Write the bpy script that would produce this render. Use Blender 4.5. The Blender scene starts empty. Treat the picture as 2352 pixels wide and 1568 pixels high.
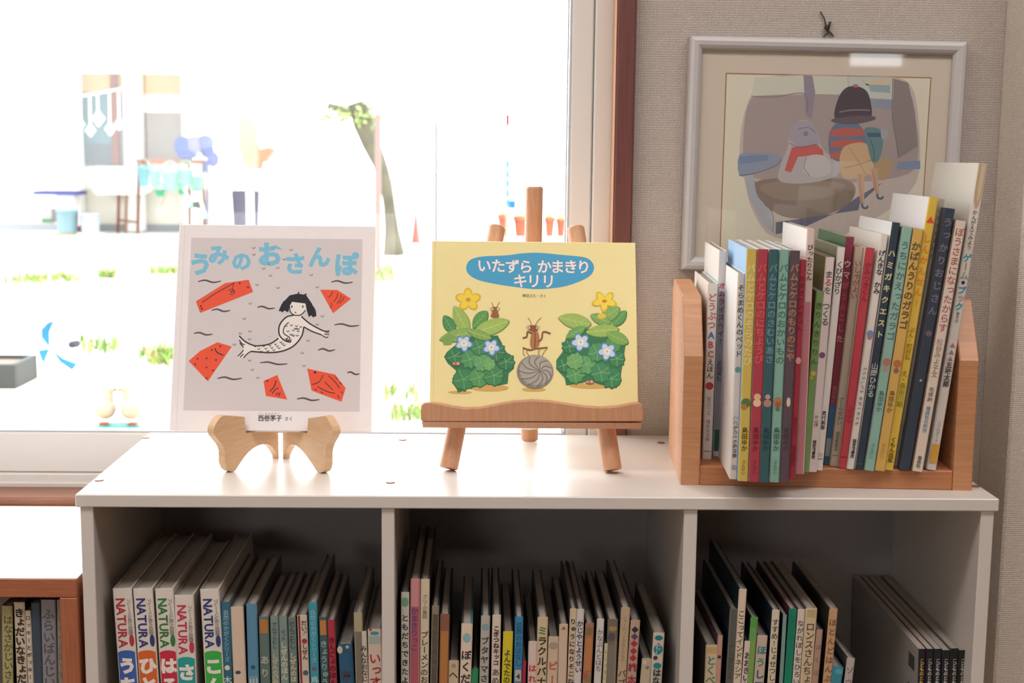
import bpy, math, random
from mathutils import Vector, Matrix

random.seed(7)
S = bpy.context.scene
COL = S.collection

# ------------------------------------------------------------------ camera
FPX = 3087.766                        # focal length in pixels of the 2352 px wide frame
CP = Vector((-.0671, -1.41, 1.2421))  # camera position
PIT, ROL, YAW = .1365, .0110, .0241


def basis():
    cy, sy, cp, sp = math.cos(YAW), math.sin(YAW), math.cos(PIT), math.sin(PIT)
    r = Vector((cy, -sy, 0)); f = Vector((sy * cp, cy * cp, -sp)); u = Vector((sy * sp, cy * sp, cp))
    c, s = math.cos(ROL), math.sin(ROL)
    return c * r + s * u, c * u - s * r, f


RT, UP, FW = basis()
cam_d = bpy.data.cameras.new('camera')
cam = bpy.data.objects.new('camera', cam_d)
COL.objects.link(cam)
cam.matrix_world = Matrix(((RT.x, UP.x, -FW.x, CP.x), (RT.y, UP.y, -FW.y, CP.y), (RT.z, UP.z, -FW.z, CP.z), (0, 0, 0, 1)))
cam_d.sensor_width = 36
cam_d.lens = FPX / 2352 * 36
cam_d.clip_start = .05
cam_d.clip_end = 300
cam_d.dof.use_dof = True
cam_d.dof.focus_distance = 1.52
cam_d.dof.aperture_fstop = 10
S.camera = cam

# ------------------------------------------------------------------ world, sun, fill lights, exposure
w = bpy.data.worlds.new('sky')
S.world = w
w.use_nodes = True
bg = w.node_tree.nodes['Background']
bg.inputs[0].default_value = (.90, .96, 1.0, 1)
bg.inputs[1].default_value = 8.0


def light(name, kind, loc, rot, energy, color=(1, 1, 1), **kw):
    d = bpy.data.lights.new(name, kind)
    d.energy = energy
    d.color = color
    for k, v in kw.items():
        setattr(d, k, v)
    o = bpy.data.objects.new(name, d)
    COL.objects.link(o)
    o.location = loc
    o.rotation_euler = rot
    return o


light('sun', 'SUN', (0, -3, 9), (math.radians(40), 0, math.radians(24)), 2.5, (1, .97, .93), angle=.02)


def portal(loc, rot, sx, sy):
    o = light('window_portal', 'AREA', loc, rot, 1, shape='RECTANGLE', size=sx, size_y=sy)
    o.data.cycles.is_portal = True


portal((-1.08, .47, 1.5), (math.radians(-90), 0, 0), 2.45, 1.45)       # faces the room, in the window by the bookcase
# unseen area lights added under the ceiling as fill for the room
light('ceiling_fill', 'AREA', (-1.0, -.72, 2.44), (0, 0, 0), 17, (1, .955, .93), shape='RECTANGLE', size=1.3, size_y=.4)
light('ceiling_fill', 'AREA', (.75, -.72, 2.44), (0, 0, 0), 17, (1, .955, .93), shape='RECTANGLE', size=1.3, size_y=.4)
light('ceiling_fill', 'AREA', (-.1, -3.4, 2.44), (0, 0, 0), 16, (1, .955, .93), shape='RECTANGLE', size=1.3, size_y=.4)

S.view_settings.view_transform = 'Standard'
S.view_settings.look = 'None'
S.view_settings.exposure = 0
S.view_settings.gamma = 1
S.view_settings.use_curve_mapping = False
try:
    S.cycles.use_denoising = True
    S.cycles.max_bounces = 10
    S.cycles.diffuse_bounces = 6
    S.cycles.transparent_max_bounces = 12
    S.cycles.sample_clamp_indirect = 6
    S.cycles.caustics_reflective = False
    S.cycles.caustics_refractive = False
except Exception:
    pass


# ------------------------------------------------------------------ helpers
def ray(x, y):
    return RT * ((x - 1176) / FPX) - UP * ((y - 784) / FPX) + FW


def atplane(x, y, p, n):
    d = ray(x, y)
    return CP + d * ((Vector(p) - CP).dot(n) / d.dot(n))


def atY(x, y, Y):
    return atplane(x, y, (0, Y, 0), Vector((0, 1, 0)))


def atZ(x, y, z):
    return atplane(x, y, (0, 0, z), Vector((0, 0, 1)))


def lin(v):
    v /= 255
    return v / 12.92 if v <= .04045 else ((v + .055) / 1.055) ** 2.4


def rgb(c):
    if isinstance(c, str):
        c = tuple(int(c[i:i + 2], 16) for i in (0, 2, 4))
    return (lin(c[0]), lin(c[1]), lin(c[2]), 1)


MATS = {}


def mat(name, color=None, rough=.5, spec=.5, noise=0, nscale=30, bump=0, bscale=200, attr=False, metal=0, sheen=0):
    if name in MATS:
        return MATS[name]
    m = bpy.data.materials.new(name)
    m.use_nodes = True
    nt = m.node_tree
    b = nt.nodes['Principled BSDF']
    b.inputs['Roughness'].default_value = rough
    b.inputs['Specular IOR Level'].default_value = spec
    b.inputs['Metallic'].default_value = metal
    src = None
    if attr:
        a = nt.nodes.new('ShaderNodeAttribute'); a.attribute_name = 'Col'
        src = a.outputs['Color']
    else:
        b.inputs['Base Color'].default_value = rgb(color)
    tc = nt.nodes.new('ShaderNodeTexCoord')
    if noise:
        n = nt.nodes.new('ShaderNodeTexNoise'); n.inputs['Scale'].default_value = nscale; n.inputs['Detail'].default_value = 4
        nt.links.new(tc.outputs['Object'], n.inputs['Vector'])
        mr = nt.nodes.new('ShaderNodeMapRange')
        mr.inputs['To Min'].default_value = 1 - noise; mr.inputs['To Max'].default_value = 1 + noise
        nt.links.new(n.outputs['Fac'], mr.inputs['Value'])
        mx = nt.nodes.new('ShaderNodeMix'); mx.data_type = 'RGBA'; mx.blend_type = 'MULTIPLY'; mx.inputs[0].default_value = 1
        if src is None:
            mx.inputs[6].default_value = rgb(color)
        else:
            nt.links.new(src, mx.inputs[6])
        nt.links.new(mr.outputs[0], mx.inputs[7])
        src = mx.outputs[2]
    if src is not None:
        nt.links.new(src, b.inputs['Base Color'])
    if bump:
        n2 = nt.nodes.new('ShaderNodeTexNoise'); n2.inputs['Scale'].default_value = bscale
        nt.links.new(tc.outputs['Object'], n2.inputs['Vector'])
        bp = nt.nodes.new('ShaderNodeBump'); bp.inputs['Strength'].default_value = bump; bp.inputs['Distance'].default_value = .001
        nt.links.new(n2.outputs['Fac'], bp.inputs['Height'])
        nt.links.new(bp.outputs[0], b.inputs['Normal'])
    MATS[name] = m
    return m


def wood(name, c1, c2, scale=(1, 1, 14), rough=.42, freq=9.0):
    m = bpy.data.materials.new(name)
    m.use_nodes = True
    nt = m.node_tree
    b = nt.nodes['Principled BSDF']
    b.inputs['Roughness'].default_value = rough
    tc = nt.nodes.new('ShaderNodeTexCoord')
    mp = nt.nodes.new('ShaderNodeMapping')
    mp.inputs['Scale'].default_value = scale
    nt.links.new(tc.outputs['Object'], mp.inputs['Vector'])
    n = nt.nodes.new('ShaderNodeTexNoise'); n.inputs['Scale'].default_value = freq; n.inputs['Detail'].default_value = 6; n.inputs['Distortion'].default_value = .6
    nt.links.new(mp.outputs[0], n.inputs['Vector'])
    r = nt.nodes.new('ShaderNodeValToRGB')
    r.color_ramp.elements[0].position = .3; r.color_ramp.elements[0].color = rgb(c1)
    r.color_ramp.elements[1].position = .72; r.color_ramp.elements[1].color = rgb(c2)
    nt.links.new(n.outputs['Fac'], r.inputs[0])
    nt.links.new(r.outputs[0], b.inputs['Base Color'])
    bp = nt.nodes.new('ShaderNodeBump'); bp.inputs['Strength'].default_value = .12; bp.inputs['Distance'].default_value = .0006
    nt.links.new(n.outputs['Fac'], bp.inputs['Height'])
    nt.links.new(bp.outputs[0], b.inputs['Normal'])
    MATS[name] = m
    return m


def weave(name, col, cell=.0031, axes=('X', 'Z')):
    """woven-look vinyl wallpaper"""
    m = bpy.data.materials.new(name)
    m.use_nodes = True
    nt = m.node_tree
    b = nt.nodes['Principled BSDF']
    b.inputs['Roughness'].default_value = .75
    b.inputs['Specular IOR Level'].default_value = .25
    tc = nt.nodes.new('ShaderNodeTexCoord')
    hs = []
    nz = nt.nodes.new('ShaderNodeTexNoise'); nz.inputs['Scale'].default_value = 120
    nt.links.new(tc.outputs['Object'], nz.inputs['Vector'])
    for d in axes:
        wv = nt.nodes.new('ShaderNodeTexWave'); wv.bands_direction = d
        wv.inputs['Scale'].default_value = .314 / cell; wv.inputs['Distortion'].default_value = 3.2
        wv.inputs['Detail'].default_value = 2; wv.inputs['Detail Scale'].default_value = 3
        nt.links.new(tc.outputs['Object'], wv.inputs['Vector'])
        hs.append(wv.outputs['Fac'])
    a = nt.nodes.new('ShaderNodeMath'); a.operation = 'MULTIPLY'
    nt.links.new(hs[0], a.inputs[0]); nt.links.new(hs[1], a.inputs[1])
    a2 = nt.nodes.new('ShaderNodeMath'); a2.operation = 'MULTIPLY_ADD'; a2.inputs[1].default_value = .5
    nt.links.new(nz.outputs['Fac'], a2.inputs[0]); nt.links.new(a.outputs[0], a2.inputs[2])
    bp = nt.nodes.new('ShaderNodeBump'); bp.inputs['Strength'].default_value = .55; bp.inputs['Distance'].default_value = .0012
    nt.links.new(a2.outputs[0], bp.inputs['Height'])
    nt.links.new(bp.outputs[0], b.inputs['Normal'])
    mr = nt.nodes.new('ShaderNodeMapRange'); mr.inputs['To Min'].default_value = .80; mr.inputs['To Max'].default_value = 1.10
    nt.links.new(a2.outputs[0], mr.inputs['Value'])
    mx = nt.nodes.new('ShaderNodeMix'); mx.data_type = 'RGBA'; mx.blend_type = 'MULTIPLY'; mx.inputs[0].default_value = 1
    mx.inputs[6].default_value = rgb(col)
    nt.links.new(mr.outputs[0], mx.inputs[7])
    nt.links.new(mx.outputs[2], b.inputs['Base Color'])
    MATS[name] = m
    return m


def glass(name, tint=(1, 1, 1)):
    m = bpy.data.materials.new(name)
    m.use_nodes = True
    nt = m.node_tree
    nt.nodes.clear()
    out = nt.nodes.new('ShaderNodeOutputMaterial')
    t = nt.nodes.new('ShaderNodeBsdfTransparent'); t.inputs[0].default_value = (*tint, 1)
    g = nt.nodes.new('ShaderNodeBsdfGlossy'); g.inputs['Roughness'].default_value = .02
    fr = nt.nodes.new('ShaderNodeFresnel'); fr.inputs[0].default_value = 1.45
    ge = nt.nodes.new('ShaderNodeNewGeometry')      # same reflectance from either side of the thin sheet
    mr = nt.nodes.new('ShaderNodeMapRange'); mr.inputs['To Min'].default_value = 1.45; mr.inputs['To Max'].default_value = 1 / 1.45
    nt.links.new(ge.outputs['Backfacing'], mr.inputs['Value']); nt.links.new(mr.outputs[0], fr.inputs[0])
    mx = nt.nodes.new('ShaderNodeMixShader')
    nt.links.new(fr.outputs[0], mx.inputs[0]); nt.links.new(t.outputs[0], mx.inputs[1]); nt.links.new(g.outputs[0], mx.inputs[2])
    nt.links.new(mx.outputs[0], out.inputs[0])
    MATS[name] = m
    return m


PRINT = mat('printed_card', attr=True, rough=.38, spec=.4, noise=.03, nscale=60)
PAPER = mat('paper_edges', attr=True, rough=.8, spec=.2, noise=.06, nscale=400)
ART = mat('printed_ink', attr=True, rough=.45, spec=.3)
MELA = mat('white_melamine', 'd5cec8', rough=.33, noise=.02, nscale=8)
MELA_IN = mat('white_melamine_inside', 'd3cdc7', rough=.45, noise=.02, nscale=8)
HARD = mat('hardboard_back', '938d8b', rough=.7, noise=.03, nscale=12)
ALU = mat('white_enamel', 'dcd8d4', rough=.4)
RUB = mat('grey_gasket', 'b4b4b8', rough=.6)
W_EASEL = wood('beech_oiled', 'bd8864', 'c99876', (30, 30, 2))
W_STAND = wood('pine_light', 'cda67e', 'dab892', (3, 3, 30))
W_RACK = wood('beech_rack', 'b47d56', 'c59068', (2, 2, 30))
W_RACKH = wood('beech_rack_lengthwise', 'a86c46', 'b87c54', (1.5, 30, 40))
W_TRIM = wood('red_brown_trim', '633a36', '744540', (40, 40, 1.5), rough=.38)
W_TRIMH = wood('red_brown_sill', '7c4c3a', '96664e', (1.5, 40, 40), rough=.4)
W_CASE = wood('orange_wood', '9c5a3c', 'b06c4a', (2, 40, 40))
W_CASEV = wood('orange_wood_upright', '9c5a3c', 'b06c4a', (40, 40, 2))
WALL = weave('woven_wallpaper', 'bbb0a8')
WALLR = weave('woven_wallpaper_side', 'c9beb0', axes=('Y', 'Z'))
GLASS = glass('window_glass')
PGLASS = glass('picture_glass')


class MB:
    """collects polygons with colours and material numbers, builds ONE mesh"""
    def __init__(s):
        s.v, s.f, s.c, s.m, s.sm = [], [], [], [], []

    def poly(s, pts, col=(1, 1, 1, 1), mi=0, smooth=False):
        i = len(s.v)
        s.v += [tuple(p) for p in pts]
        s.f.append(tuple(range(i, i + len(pts)))); s.c.append(col); s.m.append(mi); s.sm.append(smooth)

    def mesh(s, V, F, col=(1, 1, 1, 1), mi=0, smooth=False):
        i = len(s.v)
        s.v += [tuple(p) for p in V]
        for f in F:
            s.f.append(tuple(a + i for a in f)); s.c.append(col); s.m.append(mi); s.sm.append(smooth)

    def box(s, lo, hi, col=(1, 1, 1, 1), mi=0, bev=0):
        x0, y0, z0 = lo; x1, y1, z1 = hi
        if bev <= 0:
            V = [(x, y, z) for z in (z0, z1) for y in (y0, y1) for x in (x0, x1)]
            s.mesh(V, [(0, 2, 3, 1), (4, 5, 7, 6), (0, 1, 5, 4), (2, 6, 7, 3), (0, 4, 6, 2), (1, 3, 7, 5)], col, mi)
            return
        b = min(bev, (x1 - x0) / 2.01, (y1 - y0) / 2.01, (z1 - z0) / 2.01)
        idx = {}; V = []
        for ix, (x, sx) in enumerate(((x0, 1), (x1, -1))):
            for iy, (y, sy) in enumerate(((y0, 1), (y1, -1))):
                for iz, (z, sz) in enumerate(((z0, 1), (z1, -1))):
                    for ax in range(3):
                        p = [x + sx * b, y + sy * b, z + sz * b]
                        p[ax] = (x, y, z)[ax]
                        idx[ix, iy, iz, ax] = len(V); V.append(p)
        F = []
        for ax in range(3):
            o = [a for a in range(3) if a != ax]
            for k in (0, 1):
                q = []
                for a, c in ((0, 0), (1, 0), (1, 1), (0, 1)):
                    t = [0, 0, 0]; t[ax] = k; t[o[0]] = a; t[o[1]] = c
                    q.append(idx[t[0], t[1], t[2], ax])
                F.append(q)
            for a in (0, 1):
                for c in (0, 1):
                    t0 = [0, 0, 0]; t0[o[0]] = a; t0[o[1]] = c
                    t1 = list(t0); t1[ax] = 1
                    F.append([idx[(*t0, o[0])], idx[(*t1, o[0])], idx[(*t1, o[1])], idx[(*t0, o[1])]])
        for ix in (0, 1):
            for iy in (0, 1):
                for iz in (0, 1):
                    F.append([idx[ix, iy, iz, a] for a in range(3)])
        s.mesh(V, F, col, mi)

    def tube(s, pts, r, n=12, col=(1, 1, 1, 1), mi=0, cap=True, r2=None, bulge=0):
        """a rod along points; r may be a list of radii"""
        pts = [Vector(p) for p in pts]
        rs = r if isinstance(r, (list, tuple)) else [r] * len(pts)
        V = []; F = []
        a = None
        for k, p in enumerate(pts):
            d = (pts[min(k + 1, len(pts) - 1)] - pts[max(k - 1, 0)]).normalized()
            if a is None:
                a = d.orthogonal().normalized()
            a = (a - d * a.dot(d)).normalized()
            b2 = d.cross(a)
            for j in range(n):
                t = 2 * math.pi * j / n
                V.append(p + (a * math.cos(t) + b2 * math.sin(t)) * rs[k])
        for k in range(len(pts) - 1):
            for j in range(n):
                F.append((k * n + j, k * n + (j + 1) % n, (k + 1) * n + (j + 1) % n, (k + 1) * n + j))
        s.mesh(V, F, col, mi, True)
        if cap:
            s.mesh(V, [tuple(range(n)), tuple(reversed(range((len(pts) - 1) * n, len(pts) * n)))], col, mi)

    def lathe(s, prof, n=20, origin=(0, 0, 0), col=(1, 1, 1, 1), mi=0, sx=1, sy=1):
        """prof: list of (radius, z)"""
        V = []; F = []
        for r, z in prof:
            for j in range(n):
                t = 2 * math.pi * j / n
                V.append((origin[0] + sx * r * math.cos(t), origin[1] + sy * r * math.sin(t), origin[2] + z))
        for k in range(len(prof) - 1):
            for j in range(n):
                F.append((k * n + j, k * n + (j + 1) % n, (k + 1) * n + (j + 1) % n, (k + 1) * n + j))
        s.mesh(V, F, col, mi, True)
        s.mesh(V, [tuple(reversed(range(n))), tuple(range((len(prof) - 1) * n, len(prof) * n))], col, mi)

    def prism(s, outline, a, b, n, t, col=(1, 1, 1, 1), mi=0, origin=(0, 0, 0), bev=0):
        """outline (u,v) in the plane spanned by a,b at origin, thickness t along n, edges eased by bev"""
        o = Vector(origin); a = Vector(a); b = Vector(b); n = Vector(n)
        N = len(outline)
        def ring(k, d):
            R = []
            ar = sum(outline[i][0] * outline[(i + 1) % N][1] - outline[(i + 1) % N][0] * outline[i][1] for i in range(N))
            sg = 1 if ar > 0 else -1
            for i in range(N):
                p0, p1, p2 = outline[i - 1], outline[i], outline[(i + 1) % N]
                if k:
                    e1 = Vector((p1[0] - p0[0], p1[1] - p0[1])).normalized(); e2 = Vector((p2[0] - p1[0], p2[1] - p1[1])).normalized()
                    q = Vector((-(e1 + e2).y, (e1 + e2).x))
                    q = q.normalized() * sg * k if q.length > 1e-6 else Vector((0, 0))
                else:
                    q = Vector((0, 0))
                R.append(o + a * (p1[0] + q.x) + b * (p1[1] + q.y) + n * d)
            return R
        rings = [ring(bev, 0), ring(0, bev), ring(0, t - bev), ring(bev, t)] if bev else [ring(0, 0), ring(0, t)]
        V = [p for R in rings for p in R]
        F = []
        for k in range(len(rings) - 1):
            for i in range(N):
                F.append((k * N + i, k * N + (i + 1) % N, (k + 1) * N + (i + 1) % N, (k + 1) * N + i))
        s.mesh(V, F, col, mi)
        s.mesh(V, [tuple(reversed(range(N))), tuple(range((len(rings) - 1) * N, len(rings) * N))], col, mi)

    def build(s, name, mats, parent=None, fix=True):
        me = bpy.data.meshes.new(name)
        me.from_pydata(s.v, [], s.f)
        ms = mats if isinstance(mats, (list, tuple)) else [mats]
        for m in ms:
            me.materials.append(m)
        me.polygons.foreach_set('material_index', s.m)
        me.polygons.foreach_set('use_smooth', s.sm)
        ca = me.color_attributes.new('Col', 'FLOAT_COLOR', 'CORNER')
        buf = []
        for f, c in zip(s.f, s.c):
            buf += list(c) * len(f)
        ca.data.foreach_set('color', buf)
        if fix:
            import bmesh
            bm = bmesh.new(); bm.from_mesh(me)
            bmesh.ops.recalc_face_normals(bm, faces=bm.faces)
            bm.to_mesh(me); bm.free()
        me.update()
        o = bpy.data.objects.new(name, me)
        COL.objects.link(o)
        if parent is not None:
            o.parent = parent
        return o


def tag(o, label=None, cat=None, group=None, kind=None):
    if label: o['label'] = label
    if cat: o['category'] = cat
    if group: o['group'] = group
    if kind: o['kind'] = kind
    return o


def thing(name, label, cat, M=None, group=None):
    o = bpy.data.objects.new(name, None)
    o.empty_display_size = .05
    COL.objects.link(o)
    if M is not None:
        o.matrix_world = M if isinstance(M, Matrix) else Matrix.Translation(M)
    return tag(o, label, cat, group)


def struct(name, mb, m, parent=None):
    o = mb.build(name, m, parent)
    if parent is None:
        o['kind'] = 'structure'
    return o


def frame_matrix(o, x, y, z):
    return Matrix(((x.x, y.x, z.x, o.x), (x.y, y.y, z.y, o.y), (x.z, y.z, z.z, o.z), (0, 0, 0, 1)))


# glyph shapes: flat outlines of the characters used on spines, covers and labels
GL = {}


def load_glyphs(chars, off):
    jobs = []
    for ch in chars:
        if (ch, off) in GL or ch in ' \u3000':
            continue
        c = bpy.data.curves.new('glyph', 'FONT'); c.body = ch; c.resolution_u = 2; c.offset = off
        c.fill_mode = 'FRONT'
        o = bpy.data.objects.new('glyph', c)
        COL.objects.link(o); jobs.append((ch, o, c))
    dg = bpy.context.evaluated_depsgraph_get()
    dg.update()
    for ch, o, c in jobs:
        me = bpy.data.meshes.new_from_object(o.evaluated_get(dg))
        V = [(v.co.x, v.co.y) for v in me.vertices]
        F = [tuple(p.vertices) for p in me.polygons]
        GL[ch, off] = (V, F)
        bpy.data.objects.remove(o); bpy.data.curves.remove(c); bpy.data.meshes.remove(me)


ROTV = 'ー－―…〜'
SMALL = 'ぁぃぅぇぉっゃゅょァィゥェォッャュョ'


def put_glyph(mb, ch, off, cx, cy, size, col, to3, rot=0., stretch=1.):
    """character centred at (cx,cy); to3 maps plane coordinates to 3-D"""
    if ch in ' \u3000' or (ch, off) not in GL:
        return
    V, F = GL[ch, off]
    wide = ord(ch) > 0x2000
    if wide:
        mx, my = .5, .38
    else:
        mx = (min(v[0] for v in V) + max(v[0] for v in V)) / 2; my = .35
    c, s_ = math.cos(rot), math.sin(rot)
    P = []
    for x, y in V:
        x = (x - mx) * size * stretch; y = (y - my) * size
        P.append(to3(cx + c * x - s_ * y, cy + s_ * x + c * y))
    mb.mesh(P, F, col)


# ================================================================== THE ROOM
WY = .345            # room side of the window wall
H = .88              # top of the white bookcase
X0, X1, XR, YB, ZC = -3.2, .645, 3.4, -5.0, 2.5
OX0, OZ0, OZ1 = -2.3, .79, 2.2       # window opening
cx0 = atY(1409, 400, .333).x          # casing on the wall side of the window
cx1 = atY(1453, 400, .333).x
OX1 = cx1 - .012

mb = MB()
mb.box((X0 - .15, YB - .15, -.1), (XR + .15, .5, 0))
struct('floor', mb, wood('floor_boards', '8a6f54', '9a7d60', (2, 30, 30)))
mb = MB()
mb.box((X0 - .15, YB - .15, ZC), (XR + .15, 1.1, ZC + .12))
struct('ceiling', mb, mat('ceiling_paint', 'e2ddd6', rough=.9))
mb = MB()
mb.box((OX1, WY, 0), (XR + .15, WY + .155, ZC))
mb.box((X0 - .15, WY, 0), (OX0, WY + .155, ZC))
mb.box((OX0, WY, 0), (OX1, WY + .155, OZ0))
mb.box((OX0, WY, OZ1), (OX1, WY + .155, ZC))
struct('wall_back', mb, WALL)
px_ = atY(2308, 1160, .25).x
mb = MB()
mb.box((px_, .25, 0), (XR, WY, ZC), bev=.003)
struct('wall_pier', mb, weave('woven_wallpaper_pier', 'e0d6ca', cell=.0026))
mb = MB()
mb.box((XR, YB, 0), (XR + .15, WY, ZC))
struct('wall_right', mb, WALLR)
mb = MB()
mb.box((X0 - .15, YB - .15, 0), (X0, WY, ZC))
struct('wall_left', mb, WALLR)
# far wall behind the camera: an added fill window and a small louvred window
fx0, fx1, fz0, fz1 = -2.6, -1.2, 1.0, 2.0
vx0, vx1, vz0, vz1 = 1.835, 2.165, 1.728, 1.808
mb = MB()
for lo, hi in (((X0, 0), (fx0, ZC)), ((fx0, 0), (fx1, fz0)), ((fx0, fz1), (fx1, ZC)), ((fx1, 0), (vx0, ZC)), ((vx0, 0), (vx1, vz0)), ((vx0, vz1), (vx1, ZC)), ((vx1, 0), (XR, ZC))):
    mb.box((lo[0], YB - .15, lo[1]), (hi[0], YB, hi[1]))
struct('wall_front', mb, WALL)

# ---- window 1 : white enamelled frame, fixed pane
gx1 = atY(1309, 400, .377).x         # edge of the glass
mx1 = atY(1367, 400, .377).x         # sash stile ends
gz0 = atY(100, 992, .377).z
rz0 = atY(100, 1083, .377).z
tz0 = atY(100, 1112, .371).z
FR = MB()
FR.box((mx1 - .004, .367, tz0), (OX1, .46, OZ1), bev=.002)
FR.box((OX0, .367, OZ1 - .05), (mx1, .46, OZ1), bev=.002)
FR.box((OX0, .368, tz0 - .006), (mx1, .46, rz0 - .0006), bev=.0015)
FR.box((OX0, .364, tz0 - .006), (mx1, .369, tz0 + .004), bev=.001)
win = tag(FR.build('window_1', ALU), kind='structure')
SA = MB()
SA.box((gx1, .375, rz0), (mx1 - .005, .41, OZ1 - .055), bev=.002)
SA.box((OX0, .375, rz0), (gx1 + .001, .41, gz0), bev=.002)
SA.box((OX0, .375, OZ1 - .11), (gx1, .41, OZ1 - .055), bev=.002)
SA.build('sash', ALU, win)
GK = MB()
GK.box((gx1 - .0022, .377, gz0), (gx1 + .0004, .392, OZ1 - .11))
GK.box((gx1 - .0052, .383, gz0), (gx1 - .0036, .396, OZ1 - .11))
GK.box((OX0, .378, gz0 - .0004), (gx1, .392, gz0 + .0022))
GK.build('gasket', RUB, win)
GP = MB(); GP.box((OX0, .388, gz0), (gx1, .392, OZ1 - .1))
GP.build('pane', GLASS, win)

zs_ = .80
# wooden casing beside the window, sill board below it
mb = MB()
mb.box((cx0, .325, .78), (cx1, .368, OZ1 + .06), bev=.0025)
t1 = struct('trim_1', mb, W_TRIM)
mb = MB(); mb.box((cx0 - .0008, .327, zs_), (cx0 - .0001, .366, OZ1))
mb.build('lit_edge_strip', mat('lit_trim_edge', 'c99a78', rough=.5), t1)  # paler copy of the casing wood; window light on the reveal put into its colour
mb = MB()
zs = atY(100, 1143, .305).z
mb.box((OX0 - .05, .305, zs - .0135), (cx0 + .002, .366, zs), bev=.003)
struct('trim_2', mb, W_TRIMH)
mb = MB()
mb.box((OX0 - .05, .325, OZ1), (cx1, .368, OZ1 + .06), bev=.0025)
struct('trim_3', mb, W_TRIMH)

# window 2 : unseen glazing added behind the camera as fill light; window 3 : small louvred window beside it
mb = MB()
for x in (fx0, -1.9, fx1 - .05):
    mb.box((x, YB - .1, fz0), (x + .05, YB - .04, fz1))
mb.box((fx0 + .05, YB - .1, fz0), (fx1 - .05, YB - .04, fz0 + .05)); mb.box((fx0 + .05, YB - .1, fz1 - .05), (fx1 - .05, YB - .04, fz1))
w2 = tag(mb.build('fill_window_2', ALU), kind='structure')
mb = MB()
mb.box((fx0 + .05, YB - .075, fz0 + .05), (fx1 - .05, YB - .07, fz1 - .05))
mb.build('pane', GLASS, w2)
mb = MB()
mb.box((vx0, YB - .1, vz0), (vx0 + .02, YB - .04, vz1)); mb.box((vx1 - .02, YB - .1, vz0), (vx1, YB - .04, vz1))
w3 = tag(mb.build('window_3', ALU), kind='structure')
for i in range(4):
    z = vz0 + .010 + i * .02
    mb = MB(); mb.prism([(-.02, .0012), (.02, -.0018), (.02, .0004), (-.02, .0034)], (0, 1, 0), (0, 0, 1), (1, 0, 0), vx1 - vx0 - .05, origin=(vx0 + .025, YB - .07, z))
    mb.build('slat', ALU, w3)

# ================================================================== WHITE BOOKCASE
BW = .4983
T = .0141
ZS = .487            # upper face of the shelf board, below the picture
PX = [(-.4942, -.4802), (-.1717, -.1577), (.1555, .1702), (.4801, .4945)]
DEP = .318
bc = thing('bookcase', 'white melamine bookcase with three open compartments of books below the window', 'bookcase', Vector((0, 0, 0)))
mb = MB()
mb.box((-BW, 0, H - T), (BW, DEP + .008, H), bev=.0012)
top = mb.build('top_board', MELA, bc)
for i, (a, b) in enumerate(PX):
    mb = MB()
    mb.box((a, .003, 0), (b, DEP, H - T - .0002), bev=.0008)
    mb.build('side_panel' if i in (0, 3) else 'divider', MELA, bc)
for i in range(3):
    for z in (ZS, .06):
        mb = MB(); mb.box((PX[i][1] + .0002, .004, z - T), (PX[i + 1][0] - .0002, .303, z), bev=.0008)
        mb.build('shelf_board', MELA, bc)
    mb = MB(); mb.box((PX[i][1] + .0002, .304, .05), (PX[i + 1][0] - .0002, .308, H - T - .0002))
    mb.build('back_panel', HARD, bc)
CAPM = mat('brown_screw_cap', '8a5a44', rough=.5)
for x, y in ((228, 1103), (335, 1005), (897, 1108), (925, 1010), (1518, 1017), (2240, 1117)):
    p = atZ(x, y, H)
    mb = MB(); mb.lathe([(.0052, .0001), (.0052, .0006), (.0042, .001)], 14, p)
    mb.build('screw_cap', CAPM, bc)

# ================================================================== LOW BOOKCASE IN ORANGE WOOD
LZ = atY(100, 1328, 0).z
lx1 = -.4995
lx0 = lx1 - .62
lb = thing('low_bookcase', 'low orange wood bookcase with a white top beside the white bookcase', 'bookcase', Vector((lx1 - .3, 0, 0)))
o_ = Vector((lx1 - .3, 0, 0))


def lbox(name, lo, hi, m, bev=.001):
    mb = MB(); mb.box(Vector(lo) - o_, Vector(hi) - o_, bev=bev)
    return mb.build(name, m, lb)


lbox('top_board', (lx0, 0, LZ - .0215), (lx1, .335, LZ - .0005), W_CASE)
lbox('top_sheet', (lx0, .0012, LZ - .0005), (lx1, .30, LZ), mat('white_laminate', 'f0eeea', rough=.35), 0)
sw = atY(192, 1450, 0).x - atY(151, 1450, 0).x
lbox('side_panel', (lx1 - sw, 0, 0), (lx1, .32, LZ - .0215), W_CASEV)
lbox('side_panel', (lx0, 0, 0), (lx0 + sw, .32, LZ - .0215), W_CASEV)
lbox('shelf_board', (lx0 + sw, .004, .478), (lx1 - sw, .31, .497), W_CASE)
lbox('shelf_board', (lx0 + sw, .004, .05), (lx1 - sw, .31, .07), W_CASE)
lbox('back_panel', (lx0 + sw, .311, .03), (lx1 - sw, .316, LZ - .0215), HARD, 0)

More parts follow.
